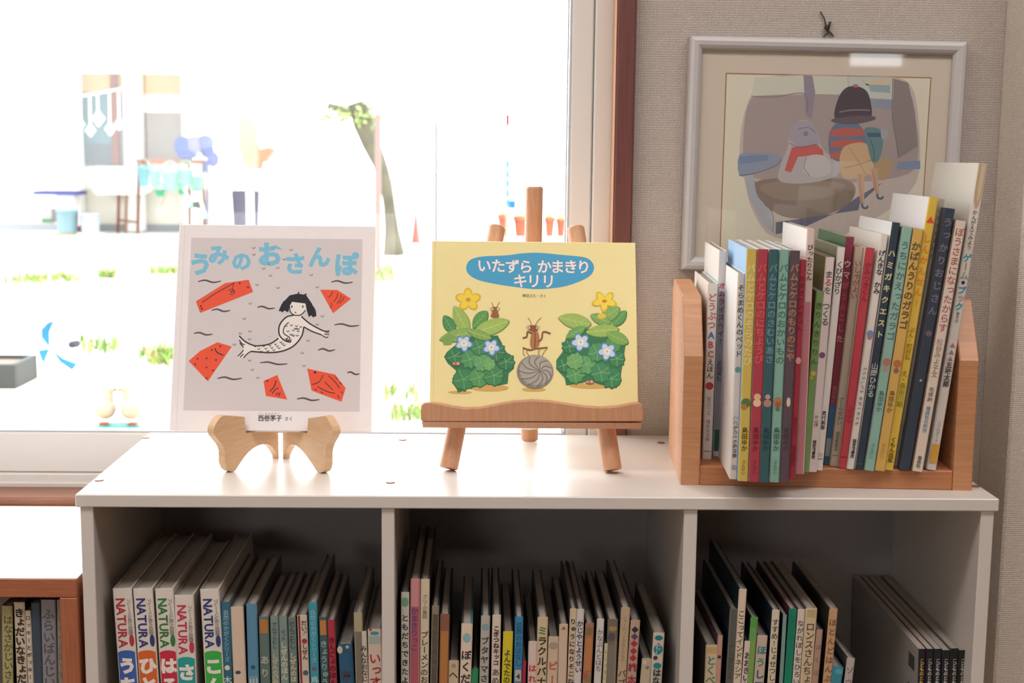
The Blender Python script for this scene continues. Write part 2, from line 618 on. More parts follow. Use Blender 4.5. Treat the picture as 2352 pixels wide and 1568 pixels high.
# ================================================================== BOOK BUILDER
def make_book(label, group, B, ux, uy, uz, t, h, d, spine, face=None, ops=(), face2=None, px_per_m=2100, ytop=0, name='picture_book', hard=True, torn=False):
    """B: lower corner of the spine; ux across the spine, uy into the shelf, uz up the spine"""
    root = thing(name, label, 'book', frame_matrix(B, ux, uy, uz), group)
    face = face or spine
    cs, cf, cf2 = rgb(spine), rgb(face), rgb(face2 or face)
    bt = .0018 if hard and t > .006 else .0006
    e = min(.0012, t * .2)
    ov = .0025 if hard else .0004
    ring = [(0, d), (0, e), (e, 0), (t - e, 0), (t, e), (t, d), (t - bt, d), (t - bt, bt), (bt, bt), (bt, d)]
    N = len(ring)
    mb = MB()
    lo = [(x, y, 0) for x, y in ring]; hi = [(x, y, h) for x, y in ring]
    cols = [cf, cs, cs, cs, cf2, cf2, rgb('b4ada6'), rgb('b4ada6'), rgb('b4ada6'), cf]
    for i in range(N):
        j = (i + 1) % N
        mb.poly([lo[i], lo[j], hi[j], hi[i]], cols[i])
    for R, z in ((lo, 0), (hi, 1)):
        for q in ((0, 1, 8, 9), (1, 2, 3, 4, 7, 8), (4, 5, 6, 7)):
            mb.poly([R[k] for k in q], cs if len(q) == 6 else (cf if q[0] == 0 else cf2))
    mb.build('cover', PRINT, root)
    mb = MB()
    mb.box((bt + .0001, bt + .0002, ov), (t - bt - .0001, d - ov * 1.2, h - ov), rgb('a39b92'))
    mb.build('pages', PAPER, root)
    if ops:
        pm = MB()
        s = 1 / px_per_m
        def Z(y): return h - (y - ytop) * s
        lay = [0]
        def to3(x, z):
            return (x, -.00012 - lay[0] * .00006, z)
        for op in ops:
            lay[0] += 1
            k = op[0]
            if k == 'band':
                _, y0, y1, c = op[:4]; f0, f1 = op[4:6] if len(op) > 4 else (0, 1)
                xa, xb = max(e, f0 * t), min(t - e, f1 * t)
                pm.poly([to3(xa, Z(y1)), to3(xb, Z(y1)), to3(xb, Z(y0)), to3(xa, Z(y0))], rgb(c))
            elif k == 'v':          # upright characters, top to bottom
                _, txt, y0, y1, c = op[:5]; xf = op[5] if len(op) > 5 else .5; off = op[6] if len(op) > 6 else .012
                step = (y1 - y0) / max(1, len(txt)); size = min(step * 1.02 * s, t * .92) if len(op) < 8 else op[7] * s
                load_glyphs(txt, off)
                for i, ch in enumerate(txt):
                    dx = .12 * size if ch in SMALL else 0
                    put_glyph(pm, ch, off, xf * t + dx, Z(y0 + (i + .5) * step) + dx, size, rgb(c if not isinstance(c, (list, tuple)) else c[i % len(c)]), to3,
                              rot=-math.pi / 2 if ch in ROTV else 0)
            elif k == 'r':          # line turned a quarter, reading downwards
                _, txt, y0, y1, c, xf, size = op[:7]; off = op[7] if len(op) > 7 else .012
                load_glyphs(txt, off)
                step = (y1 - y0) / len(txt)
                for i, ch in enumerate(txt):
                    put_glyph(pm, ch, off, xf * t, Z(y0 + (i + .5) * step), size * s, rgb(c), to3, rot=-math.pi / 2)
            elif k == 'dot':
                _, y, r, c = op[:4]; xf = op[4] if len(op) > 4 else .5; ry = op[5] if len(op) > 5 else r
                pm.poly([to3(xf * t + r * s * math.cos(a * .449), Z(y) + ry * s * math.sin(a * .449)) for a in range(14)], rgb(c))
            elif k == 'tri':
                _, y, r, c = op
                pm.poly([to3(t / 2 - r * s, Z(y + r)), to3(t / 2 + r * s, Z(y + r)), to3(t / 2, Z(y - r * .7))], rgb(c))
            elif k == 'dia':
                _, y, r, c = op
                pm.poly([to3(t / 2 - r * s, Z(y)), to3(t / 2, Z(y + r)), to3(t / 2 + r * s, Z(y)), to3(t / 2, Z(y - r))], rgb(c))
            elif k == 'cover':      # print on the cover board that faces the next gap: rectangles in (depth, height) fractions
                _, a0, a1, b0, b1, c = op
                pm.poly([(-.0001, a0 * d, b0 * h), (-.0001, a1 * d, b0 * h), (-.0001, a1 * d, b1 * h), (-.0001, a0 * d, b1 * h)], rgb(c))
        pm.build('spine_lettering', ART, root, fix=False)
    return root


def shelf_book(label, group, tl, wpx, zb, Y=.025, bot=None, d=.2, **kw):
    """a book standing on a shelf: tl = upper corner of its spine, bot = x of that edge at the lower frame edge"""
    P = atY(tl[0], tl[1], Y)
    Q = atY(tl[0] + wpx, tl[1], Y)
    t = (Q - P).length
    if bot is not None:
        b = atY(bot, 1568, Y)
        u = (P - b).normalized()
    else:
        u = Vector((0, 0, 1))
    h = (P.z - zb) / u.z
    B = P - u * h
    ux = Vector((u.z, 0, -u.x))
    if ux.z < 0:           # leaning: the lower corner touches the board
        B += u * (-ux.z * t)
        h -= -ux.z * t
    ppm = 100 / (atY(tl[0], 1500, Y) - atY(tl[0], 1400, Y)).length
    return make_book(label, group, B, ux, Vector((0, 1, 0)), u, t, h, d, px_per_m=ppm, ytop=tl[1], **kw)

# ================================================================== WOODEN BOOK RACK ON THE BOOKCASE
RB = Vector((.1589, .0565, H))
RX = Vector((.3217, -.0211, 0)).normalized()
RY = Vector((-RX.y, RX.x, 0))
RW = .3224
PT = .0212
zA = atY(1573, 817, .0565).z - H
zB_ = atY(1570, 679, .0965).z - H
zC_ = atY(1549, 640, .226).z - H
ZB = .902
rk = thing('book_rack', 'beech wood book rack with slanted side panels, full of upright picture books', 'book rack', frame_matrix(RB, RX, RY, Vector((0, 0, 1))))
prof = [(0, 0), (0, zA), (.04, zB_), (.17, zC_), (.185, zC_ - .012), (.185, 0)]
for x in (0, RW - PT):
    mb = MB(); mb.prism(prof, (0, 1, 0), (0, 0, 1), (1, 0, 0), PT, origin=(x, 0, 0), bev=.0012)
    mb.build('side_panel', W_RACK, rk)
mb = MB(); mb.box((PT + .0002, .0006, 0), (RW - PT - .0002, .185, ZB - H), bev=.001)
mb.build('base_board', W_RACKH, rk)
mb = MB(); mb.box((PT + .0002, .188 - .012, ZB - H + .0003), (RW - PT - .0002, .1875, ZB - H + .075), bev=.001)
mb.build('back_rail', W_RACKH, rk)

GR = 'picture books in the beech rack'


def rack_book(label, tl, trx, bl, spine, face=None, ops=(), d=.165, hard=True, **kw):
    B = atZ(bl[0], bl[1], ZB)
    for _ in range(2):
        Tp = atplane(tl[0], tl[1], B, RY)
        u = (Tp - B).normalized()
        ux = u.cross(RY) * -1
        ux = RY.cross(u)
        t = (atplane(trx, tl[1], B, RY) - Tp).length * .985
        dz = max(0, -ux.z) * t
        B = atZ(bl[0], bl[1], ZB + dz + .0002)
    Tp = atplane(tl[0], tl[1], B, RY)
    u = (Tp - B).normalized(); ux = RY.cross(u)
    h = (Tp - B).length
    m = (tl[1] + bl[1]) / 2
    ppm = (bl[1] - tl[1]) / h
    return make_book(label, GR, B, ux, RY, u, t, h, d, spine, face, ops, px_per_m=ppm, ytop=tl[1], hard=hard, **kw)


WH, GY, BK = 'dcd5cf', 'b9b2ac', '2c2a2c'
rack_book('white picture book with brown hiragana and a coloured ABC on its spine', (1626.6, 651), 1649.4, (1612.7, 1054), 'd0c9c4', 'e4ddd5', [
    ('v', 'どうぶつ', 672, 755, 'a8584e', .48, .02), ('v', 'ABC', 757, 822, ['3f6aa0', 'b4485a', 'b06a62'], .5, .035), ('v', 'えほん', 822, 868, '3c3a3c', .5, .015), ('dot', 884, 9, 'a23a44'),
    ('v', '安江リエ', 908, 952, '6a6466', .5, .0), ('v', '降矢なな絵', 962, 1012, '5c5658', .5, 0), ('band', 1034, 1036, '6e6a6c')], face2='cfe0ea')
rack_book('white picture book with grey painted shade and a green foot, behind the ABC spine', (1652.5, 576), 1670, (1637, 1047), 'c8c2c4', 'e8e3dd', [
    ('band', 668, 985, '8f8a94'), ('band', 985, 1035, '31574a'), ('v', 'オムライスヘイ!', 645, 790, ['b23a48', '8a3040', '7c3648', '74384c', '6c3a4c', '643a4c', '5c3c4c', '5c3c4c'], .52, .02), ('v', '武田美穂', 826, 872, '4a4850', .5, .01)])  # grey band is shadow painted on the white spine; title darkens with it
rack_book('white picture book with small black title, first of the row jutting over the rack front', (1695, 628), 1712.7, (1676, 1100), 'd6cdc2', 'eeebea', [
    ('v', 'そらまめくんのベッド', 652, 818, '3a3638', .5, .012), ('dot', 846, 7, '6f9c94'), ('r', 'こどものとも傑作集', 952, 1050, '5a5452', .5, 11), ('dot', 1072, 6, 'a8a09a')])
rack_book('mustard yellow picture book with a pale title and a light blue cover', (1715.5, 571.5), 1739, (1695, 1104.5), 'cfb65c', '9fc2e6', [
    ('v', 'バムとケロのそらのたび', 604, 836, 'ded29a', .5, .02), ('dot', 922, 11, '5c7a4c'), ('dot', 931, 7, 'b4823c', .3), ('v', '島田ゆか', 978, 1034, '5c4c1c', .5, .015), ('v', 'ぶんけい', 1054, 1090, '7a6420', .5, .01), ('cover', .35, .75, .62, .86, '4f78ac')])
rack_book('crimson red picture book between the mustard yellow and the dark teal spines', (1740.5, 572), 1765, (1720, 1106), 'ad4250', 'e8dfc8', [
    ('v', 'バムとケロのにちようび', 604, 832, 'd8605a', .5, .02), ('dot', 908, 8, 'e2b894'), ('dot', 922, 9, 'e6c8a2'), ('v', '島田ゆか', 978, 1034, '7a2434', .5, .012), ('v', 'ぶんけい', 1054, 1090, '7e2636', .5, .01)])
rack_book('dark teal picture book with two round animal heads low on its spine', (1767.5, 572.5), 1789.5, (1744, 1107), '3a6165', 'd8c8c0', [
    ('v', 'バムとケロのさむいあさ', 604, 832, '6f93a0', .5, .02), ('dot', 908, 6, 'c89c90'), ('dot', 923, 9, 'b08a7c'), ('v', '島田ゆか', 978, 1034, '23474c', .5, .01)])
rack_book('pale teal green picture book in the row of same-sized spines', (1791, 573), 1813.5, (1768, 1107), '84b0a0', 'dce8ee', [
    ('v', 'バムとケロのおかいもの', 604, 834, '4f7468', .5, .025), ('dot', 918, 10, 'a4855c'), ('dot', 926, 7, 'bb5346'), ('dot', 936, 5, '5b7a58'), ('v', '島田ゆか', 978, 1034, '3c5c54', .5, .015), ('v', 'ぶんけい', 1054, 1090, '4e7066', .5, .01)])
rack_book('dark mauve picture book with an orange lettered spine', (1816, 575), 1838.5, (1790, 1107), '5e4c54', 'd0c4c4', [
    ('v', 'バムとケロのもりのこや', 604, 826, 'b47e5e', .5, .02), ('dot', 920, 4.5, 'd8c4b4', .55, 11), ('v', '島田ゆか', 978, 1034, '4c3e46', .5, .01)])
rack_book('thin bright red picture book with a pale oval emblem on its spine', (1838, 596), 1853, (1812.6, 1100), 'a83a4a', 'c4a8a4', [
    ('v', 'かまきりのちょん', 630, 760, '6e2434', .5, .01), ('dot', 825, 6, 'dca0a4', .5, 8), ('v', '得田之久さく', 955, 1000, '7c2436', .5, 0), ('v', '福音館書店', 1020, 1070, '7c2436', .5, 0)])
rack_book('tall pinkish white picture book with a grey title, rising behind the thin red one', (1854, 526.5), 1872.6, (1829, 1088), 'd8c0b8', 'ece6e0', [
    ('v', 'ぴったりこん', 560, 642, '4a4648', .5, .02), ('band', 690, 1088, 'c8808c')], face2='d8c890')
rack_book('short grass green picture book in the beech rack', (1875, 668), 1893, (1840, 1083.5), '76935c', '6e3040', [
    ('v', 'きりんきりりん', 690, 838, '3f5f30', .5, .02), ('dot', 855, 6, 'c8a860'), ('dot', 865, 4, 'b0a058', .3)], hard=False)
rack_book('pinkish white picture book with a red first character and a purple mark', (1897, 590), 1918, (1856, 1083), 'd8c9c6', '8a8468', [
    ('v', 'まるを つくる', 620, 745, ['5a4c50', 'b04a50', '6a6a5c', '5a5458', '5a5458', '5a5458'], .5, .015), ('dot', 812, 7, '7a5878'), ('v', '片山健', 950, 978, '5a5254', .45, .01), ('v', '福音館書店', 1008, 1052, '3c3638', .45, .02)])
rack_book('white picture book with four neat grey hiragana at the top of its spine', (1924, 567), 1942.5, (1871.5, 1079), 'e0d8d2', '8c8c7c', [
    ('v', 'くびかざり', 598, 674, '47484a', .5, .015), ('v', '奥代美香', 940, 984, '4c484a', .45, .015), ('band', 1051, 1053, '8a8280'), ('dot', 1042, 5, 'c0b8b2')])
rack_book('dark red picture book with a blue and grey foot and a green cover', (1943.5, 543), 1963, (1890, 1066), '88384a', '49734f', [
    ('v', 'ウマがうんこした', 592, 786, ['d8c0bc', 'd0a8a8', 'b86058', 'b05048', 'b05048', 'b86058', 'b86060', 'c88880'], .5, .03), ('band', 926, 1004, '3c6c8c'), ('band', 1004, 1046, '8c9a98'), ('band', 1046, 1066, '2f6a80'), ('v', '福田幸広', 882, 924, 'b46a70', .5, .01)])
rack_book('beige picture book with reddish brown lettering between the dark red and scarlet spines', (1966, 566), 1985, (1906, 1069.5), 'b8a594', 'c8a090', [
    ('v', 'いしゃがよい', 596, 684, 'a06058', .5, .02), ('v', 'さくらせかい', 908, 974, '54504a', .5, .01), ('v', '福音館書店', 988, 1034, '6c685c', .5, .01), ('band', 1043, 1045, '7e7a6c')])
rack_book('scarlet picture book with dark red lettering', (1989, 568), 2010, (1926, 1074), 'ba4550', 'd8cfc4', [
    ('v', 'かみつきくん', 600, 690, '7e2c3a', .5, .015), ('v', 'しばはら', 922, 968, '8e2836', .5, 0), ('band', 1047, 1048.5, '842634')])
rack_book('white picture book with a small blue and red globe on its spine', (2024, 537), 2041, (1945, 1076), 'ded5cd', 'e8ded6', [
    ('v', 'げんきな かみ', 572, 672, '3a3840', .5, .03), ('dot', 762, 8, '7c8cb0'), ('dot', 770, 5.5, 'a87c88'), ('r', 'たむらしげる', 838, 900, '7a7274', .5, 9), ('r', 'かがくのとも', 905, 975, '5a5456', .5, 9), ('v', '福音館書店', 1005, 1050, '3c3638', .5, .02)])
rack_book('navy picture book with cream katakana down its spine', (2050, 510), 2069, (1964.5, 1077), '36424e', 'e4e2e0', [
    ('v', 'ハミガキクエスト', 566, 776, 'd0c89a', .5, .035), ('v', '山岡ひかる', 828, 908, 'c4c6c4', .5, .012), ('band', 1062, 1064, '56626c')], face2='2f5a56')
rack_book('light teal picture book with a small red and brown picture two thirds down', (2074, 521), 2097, (1986, 1079), '8fb6a8', '9aa4a4', [
    ('v', 'うちにかえったガラゴ', 550, 778, '5e6c6c', .5, .015), ('dot', 826, 9, 'b07868'), ('dot', 842, 7, 'a89888'), ('v', '島田ゆか', 892, 942, '5c7870', .48, .015), ('v', 'ぶんけい', 1014, 1052, '5a8070', .45, .01)])
rack_book('orange-yellow picture book with bold brown hiragana', (2099, 524), 2122.5, (2010.4, 1079.5), 'd2aa5e', 'c8c0a8', [
    ('v', 'かばんうりのガラゴ', 552, 752, '6a5c38', .5, .035), ('dot', 830, 9, 'b4704c'), ('dot', 846, 6, '8a6a5a'), ('v', '島田ゆか', 892, 944, '7e6a3c', .45, .02), ('v', 'ぶんけい', 1014, 1052, 'a88838', .45, .01)])
rack_book('bright yellow picture book with orange lettering and a small red triangle on top', (2135, 452), 2157, (2031, 1078), 'd8b54c', 'e6e1e0', [
    ('tri', 500, 9, 'd8503c'), ('v', 'しんかんせん!', 532, 702, 'd8863a', .48, .03), ('v', 'ぶん・穂村弘', 745, 820, '9c8420', .48, .015), ('v', 'え・長谷川朗', 845, 930, '94902c', .48, .015), ('v', 'くもん出版', 1000, 1060, '5c4c18', .48, .02)])
rack_book('grey-beige picture book pressed between the bright yellow and the slate spines', (2158, 456), 2171, (2055, 1071), 'a49a88', 'd8cfc0', [
    ('v', 'いたずらおばけ', 474, 592, '5c5658', .5, .015), ('band', 965, 1062, '8a8078')])
rack_book('slate blue picture book with purple lettering', (2171, 477), 2195, (2068, 1078), '3a4350', '5a5a60', [
    ('v', 'うっかりおじさん', 494, 722, '78707c', .5, .025), ('dot', 760, 7, '6e6068'), ('dot', 868, 3, 'a8a8a0')])
rack_book('cream picture book with thin red title leaning under the tall torn one', (2197, 505), 2221, (2096.5, 1081), 'd8c8b8', 'a89088', [
    ('v', 'ぼうさまになったからす', 520, 758, 'a85c60', .5, .01), ('v', '松谷みよ子文', 772, 862, '8c7c74', .45, 0), ('v', '司修絵', 884, 918, '7c6a66', .45, .01), ('v', '偕成社の創作', 928, 990, '6c92a8', .45, .02), ('v', '偕成社', 1044, 1072, '5a4c48', .45, .02)])
tall = rack_book('tallest white picture book with a torn spine top and turquoise lettering, last in the rack', (2247, 374), 2270, (2128.5, 1077.5), 'd6cdc4', 'dad6cc', [
    ('v', 'かんがえてみよう', 478, 568, '4c4a4c', .5, .01), ('v', 'ゲーム', 576, 636, ['3c9cac', 'a08c80', '8a9c94'], .5, .03), ('dot', 642, 4, '3c2c34'), ('v', 'ブック', 650, 706, ['3c94b4', 'b0948c', '3ca09c'], .5, .03), ('v', 'あそび', 708, 734, '5a5654', .5, .01),
    ('tri', 784, 6, 'b4708c'), ('tri', 800, 6, '8c8484'), ('tri', 815, 6, '9c7484'), ('v', '五味太郎', 824, 882, '444244', .5, .025), ('v', 'リブロポート', 962, 1012, '7c7670', .5, .005), ('band', 1016, 1060, 'd2a040')], d=.172)
mb = MB()     # bare binding where the spine paper has come away
hh = (atplane(2247, 374, tall.location, RY) - tall.location).length
for pts, c in (([(.0009, hh - .0005), (.0095, hh - .0004), (.0094, hh - .030), (.0075, hh - .046), (.0050, hh - .049), (.0022, hh - .041), (.0012, hh - .030)], 'b7a182'),
               ([(.0042, hh - .001), (.0082, hh - .001), (.0080, hh - .033), (.0052, hh - .043), (.0040, hh - .024)], 'c9b79a')):
    k = -.0003 if c == 'b7a182' else -.0005
    mb.poly([(x, k, z) for x, z in pts], rgb(c))
mb.build('torn_binding', ART, tall, fix=False)

# ================================================================== BOOKS IN THE WHITE BOOKCASE
G1 = 'books in the compartment below the mermaid book'


def nat(lab, tl, wpx, bot, c, cb, words):
    lo = tl[1]
    s0 = lo - 1352
    shelf_book(lab, G1, tl, wpx, ZS, .024, bot, .218, spine='ded6ce', face='8a857f', face2='c9c2ba', ops=[
        ('r', 'NATURA', 1374 + s0, 1487 + s0, c, .37, 27, .03), ('r', 'フレーベル館の図鑑', 1374 + s0, 1458 + s0, '6a605c', .80, 10.5, .0), ('dot', 1471 + s0, 5.5, c, .82, 14),
        ('band', 1498 + s0, 1660 + s0, cb), ('dot', 1500 + s0, wpx * .44, cb, .5, 7), ('v', words, 1506 + s0, 1506 + s0 + 45 * len(words), 'ece4dc', .5, .06)])


nat('thick white encyclopedia with red title letters and a blue lower spine', (258, 1352), 44, 274, 'b23a44', '3e63b0', 'うちゅう')
nat('thick white encyclopedia with navy title letters and an orange lower spine', (305, 1352), 45, 320, '3c3a78', 'd8662c', 'ひと')
nat('thick white encyclopedia with green title letters and a red lower spine', (355.5, 1352), 42, 369, '3a7a44', 'c43248', 'はる')
nat('thick white encyclopedia with pinkish red title letters, set lower than its neighbours', (400, 1367), 44, 408, 'c23c58', '26a09c', 'さかな')
nat('thick white encyclopedia with navy title letters and a green lower spine', (459, 1353), 44, 471, '34407c', '3fae4c', 'こんちゅう')


def sb(group, zb=ZS):
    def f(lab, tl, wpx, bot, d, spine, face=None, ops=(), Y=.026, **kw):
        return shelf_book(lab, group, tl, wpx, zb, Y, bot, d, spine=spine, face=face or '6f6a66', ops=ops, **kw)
    return f


b1 = sb(G1)
b1('dark teal book with white small lettering next to the green encyclopedia', (507, 1383), 22, 512, .185, '2f6c84', '454c50', [('v', '自然のかがくシリーズ', 1400, 1520, '9cbcc4', .5, .01), ('dot', 1533, 6, 'd8d4c8'), ('v', '木', 1548, 1575, 'c4d4d4', .5, .02)])
b1('plain cream book with a small dark oval on its spine', (529, 1394), 30, 536, .185, 'd8c2ae', '5a5654', [('dot', 1544, 6, '3c4c60', .4, 4)])
b1('steel blue book with a paler foot', (565, 1387), 25, 570, .185, '5a8cac', '5a5654', [('dot', 1532, 5, '34586c'), ('band', 1552, 1640, '7c9cac'), ('v', '川', 1555, 1580, 'c0ccd0', .5, .02)])
b1('grey-green book with an orange top to its spine', (594, 1417), 23, 598, .16, '5f7570', '5c5652', [('band', 1422, 1454, 'b47a44'), ('v', 'あり', 1500, 1560, 'a8b0a4', .5, .03)])
b1('sage grey book with a navy title over cream letters', (620, 1415), 19, 624, .16, '7d908a', '585450', [('v', 'でんでんむし', 1428, 1490, '34485c', .5, .02), ('v', 'しぜんの図鑑', 1500, 1575, 'c4bc9c', .5, .03)])
b1('sage grey book with a short navy title and cream letters', (640, 1414), 19, 645, .16, '7f938e', '56524e', [('v', 'ばった', 1446, 1470, '34485c', .5, .02), ('v', 'しぜんのほん', 1474, 1562, 'd0c8ac', .5, .03)])
b1('sage grey book with a dark brown title, third of the sage spines', (661, 1418), 18, 666, .16, '72827e', '4c4844', [('v', 'だんごむし', 1426, 1490, '3f4a50', .5, .02), ('v', 'しぜんのほん', 1498, 1580, 'c8c0a4', .5, .03)])
b1('white book with a wine red edge and a red dot on its spine', (682, 1413), 23, 688, .165, 'd0c2ae', '4c3c40', [('band', 1413, 1640, '8a2c40', 0, .3), ('v', 'だいず', 1424, 1462, '3a3634', .66, .02), ('dot', 1472, 6, 'a83848', .66), ('v', 'しぜん', 1478, 1515, '3a3634', .66, .02), ('dot', 1545, 6, '4a5a78', .66)])
b1('bright teal blue book standing above its neighbours', (708, 1384), 20, 713, .185, '3f98ac', '585450', [('v', '自然のかがくシリーズ', 1400, 1522, '8cc4cc', .5, .01), ('dot', 1536, 5, '7c5c78'), ('v', '鳥', 1548, 1575, 'a8d0d4', .5, .02)])
b1('slate green book with an orange top, beside the bright red spine', (732, 1418), 19, 737, .165, '3c5c60', '54504c', [('band', 1424, 1458, 'bc8044'), ('v', 'きょうりゅう', 1470, 1575, '8fa8a4', .5, .03)])
b1('bright red book with dark lettering', (751.5, 1424), 17, 757, .165, 'ac3848', '5c5654', [('v', 'きんぎょのほん', 1462, 1575, '5c1c2c', .5, .03)])
b1('low blue book with a tattered pale top', (776, 1480), 33, 781, .16, '2c5c80', '3c4448', [('band', 1482, 1500, '35566a'), ('dot', 1492, 6, 'c8c0b4', .12, 9), ('dot', 1486, 4, 'a8b4b8', .65), ('v', '昆虫', 1540, 1590, '4a4858', .5, .02), ('band', 1500, 1640, '24587e', .78, 1)])
b1('beige book with a rounded worn spine', (812, 1407), 20, 817, .17, 'b0a488', '64605a', [('band', 1450, 1640, '7c7668', .1, .9)])
b1('white book with a vertical black title beside the beige worn one', (826, 1450), 16, 830, .165, 'd8ccc0', '6a6460', [('v', 'みんなおなじ', 1482, 1566, '4a4448', .5, .02)])
b1('white book with big red hiragana against the compartment divider', (844.5, 1445), 31, 847, .17, 'd8c8b8', '64605c', [('dot', 1454, 10, '4a90ac', .5, 4), ('dot', 1446, 3, 'b8483c', .2), ('band', 1460, 1478, 'a8b8b0'), ('v', 'いっすん', 1498, 1608, 'b4343c', .5, .02)])

G2 = 'books in the compartment below the easel'
b2 = sb(G2)
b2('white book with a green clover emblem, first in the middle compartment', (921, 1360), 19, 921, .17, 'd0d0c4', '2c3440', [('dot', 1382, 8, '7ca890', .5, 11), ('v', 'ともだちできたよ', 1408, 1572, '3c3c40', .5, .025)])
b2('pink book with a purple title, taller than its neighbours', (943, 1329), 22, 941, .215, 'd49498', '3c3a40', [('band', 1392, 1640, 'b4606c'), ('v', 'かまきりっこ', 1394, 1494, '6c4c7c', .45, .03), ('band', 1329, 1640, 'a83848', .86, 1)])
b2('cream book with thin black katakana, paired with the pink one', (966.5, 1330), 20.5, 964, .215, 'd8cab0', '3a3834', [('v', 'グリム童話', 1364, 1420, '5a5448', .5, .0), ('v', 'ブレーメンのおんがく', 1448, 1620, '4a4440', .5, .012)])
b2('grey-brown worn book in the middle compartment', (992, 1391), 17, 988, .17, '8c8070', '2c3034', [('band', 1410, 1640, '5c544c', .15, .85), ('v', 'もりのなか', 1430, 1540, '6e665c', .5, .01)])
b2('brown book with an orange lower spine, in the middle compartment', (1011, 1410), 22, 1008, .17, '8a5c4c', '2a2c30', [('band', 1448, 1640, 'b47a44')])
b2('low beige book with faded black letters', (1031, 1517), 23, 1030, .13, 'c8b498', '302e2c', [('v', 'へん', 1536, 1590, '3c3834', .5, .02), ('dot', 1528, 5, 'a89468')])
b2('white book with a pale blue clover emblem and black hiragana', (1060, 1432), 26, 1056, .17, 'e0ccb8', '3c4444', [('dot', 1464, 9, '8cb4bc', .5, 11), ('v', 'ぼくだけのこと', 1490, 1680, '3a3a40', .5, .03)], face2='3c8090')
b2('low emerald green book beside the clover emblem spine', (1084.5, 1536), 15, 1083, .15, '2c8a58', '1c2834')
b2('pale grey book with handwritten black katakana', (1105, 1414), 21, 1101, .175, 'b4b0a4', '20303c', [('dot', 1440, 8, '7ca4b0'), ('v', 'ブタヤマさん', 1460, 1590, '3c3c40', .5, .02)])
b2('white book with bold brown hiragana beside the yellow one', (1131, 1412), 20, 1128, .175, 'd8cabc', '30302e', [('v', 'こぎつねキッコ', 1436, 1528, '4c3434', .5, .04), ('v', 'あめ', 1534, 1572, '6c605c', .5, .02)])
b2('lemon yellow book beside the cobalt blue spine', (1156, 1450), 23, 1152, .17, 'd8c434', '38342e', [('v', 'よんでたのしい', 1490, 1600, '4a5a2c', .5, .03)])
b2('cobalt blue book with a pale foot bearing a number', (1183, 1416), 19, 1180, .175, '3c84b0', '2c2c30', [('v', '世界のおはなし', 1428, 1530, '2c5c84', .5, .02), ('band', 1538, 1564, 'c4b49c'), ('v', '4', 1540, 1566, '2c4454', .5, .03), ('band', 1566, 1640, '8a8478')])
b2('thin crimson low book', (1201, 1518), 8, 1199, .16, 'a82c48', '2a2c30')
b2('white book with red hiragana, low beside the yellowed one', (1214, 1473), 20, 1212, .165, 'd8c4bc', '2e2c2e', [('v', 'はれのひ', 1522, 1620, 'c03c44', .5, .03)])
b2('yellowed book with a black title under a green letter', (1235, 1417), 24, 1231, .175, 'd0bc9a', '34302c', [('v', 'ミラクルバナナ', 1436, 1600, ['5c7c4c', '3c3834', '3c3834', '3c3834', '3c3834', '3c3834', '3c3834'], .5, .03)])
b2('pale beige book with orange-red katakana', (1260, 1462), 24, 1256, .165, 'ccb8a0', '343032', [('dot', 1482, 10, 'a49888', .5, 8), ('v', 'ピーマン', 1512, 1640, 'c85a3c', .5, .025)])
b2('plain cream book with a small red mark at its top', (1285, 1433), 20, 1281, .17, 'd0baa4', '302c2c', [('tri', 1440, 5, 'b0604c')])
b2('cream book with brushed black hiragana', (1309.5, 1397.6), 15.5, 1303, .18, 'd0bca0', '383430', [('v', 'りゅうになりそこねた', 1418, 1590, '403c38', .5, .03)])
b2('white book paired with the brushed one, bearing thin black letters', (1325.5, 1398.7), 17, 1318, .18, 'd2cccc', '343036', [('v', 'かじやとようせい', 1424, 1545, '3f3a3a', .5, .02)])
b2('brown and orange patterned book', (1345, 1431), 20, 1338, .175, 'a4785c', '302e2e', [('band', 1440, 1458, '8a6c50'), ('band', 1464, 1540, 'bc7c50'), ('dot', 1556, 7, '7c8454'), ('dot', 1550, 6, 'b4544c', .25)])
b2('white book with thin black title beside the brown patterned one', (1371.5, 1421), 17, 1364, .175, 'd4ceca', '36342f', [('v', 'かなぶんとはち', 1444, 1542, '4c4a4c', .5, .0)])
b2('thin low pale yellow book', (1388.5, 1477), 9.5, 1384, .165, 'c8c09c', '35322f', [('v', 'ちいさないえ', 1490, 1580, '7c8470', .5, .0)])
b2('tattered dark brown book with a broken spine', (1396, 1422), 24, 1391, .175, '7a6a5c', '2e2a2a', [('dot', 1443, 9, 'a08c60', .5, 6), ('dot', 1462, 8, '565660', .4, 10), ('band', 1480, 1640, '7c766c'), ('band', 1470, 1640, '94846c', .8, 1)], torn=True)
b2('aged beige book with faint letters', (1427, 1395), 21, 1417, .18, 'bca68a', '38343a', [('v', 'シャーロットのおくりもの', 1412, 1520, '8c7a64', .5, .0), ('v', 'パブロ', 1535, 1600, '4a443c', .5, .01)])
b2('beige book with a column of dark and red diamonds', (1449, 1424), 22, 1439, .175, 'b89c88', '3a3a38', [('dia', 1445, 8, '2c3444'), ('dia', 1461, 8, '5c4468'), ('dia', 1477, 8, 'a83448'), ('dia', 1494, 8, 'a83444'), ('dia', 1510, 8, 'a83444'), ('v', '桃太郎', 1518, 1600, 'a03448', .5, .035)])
b2('low faded beige book with a worn top', (1475, 1512), 23, 1470, .175, 'bcac94', '282a30', [('dot', 1520, 5, 'd0c4b0', .3), ('dot', 1532, 4, '8c7c60', .6)])
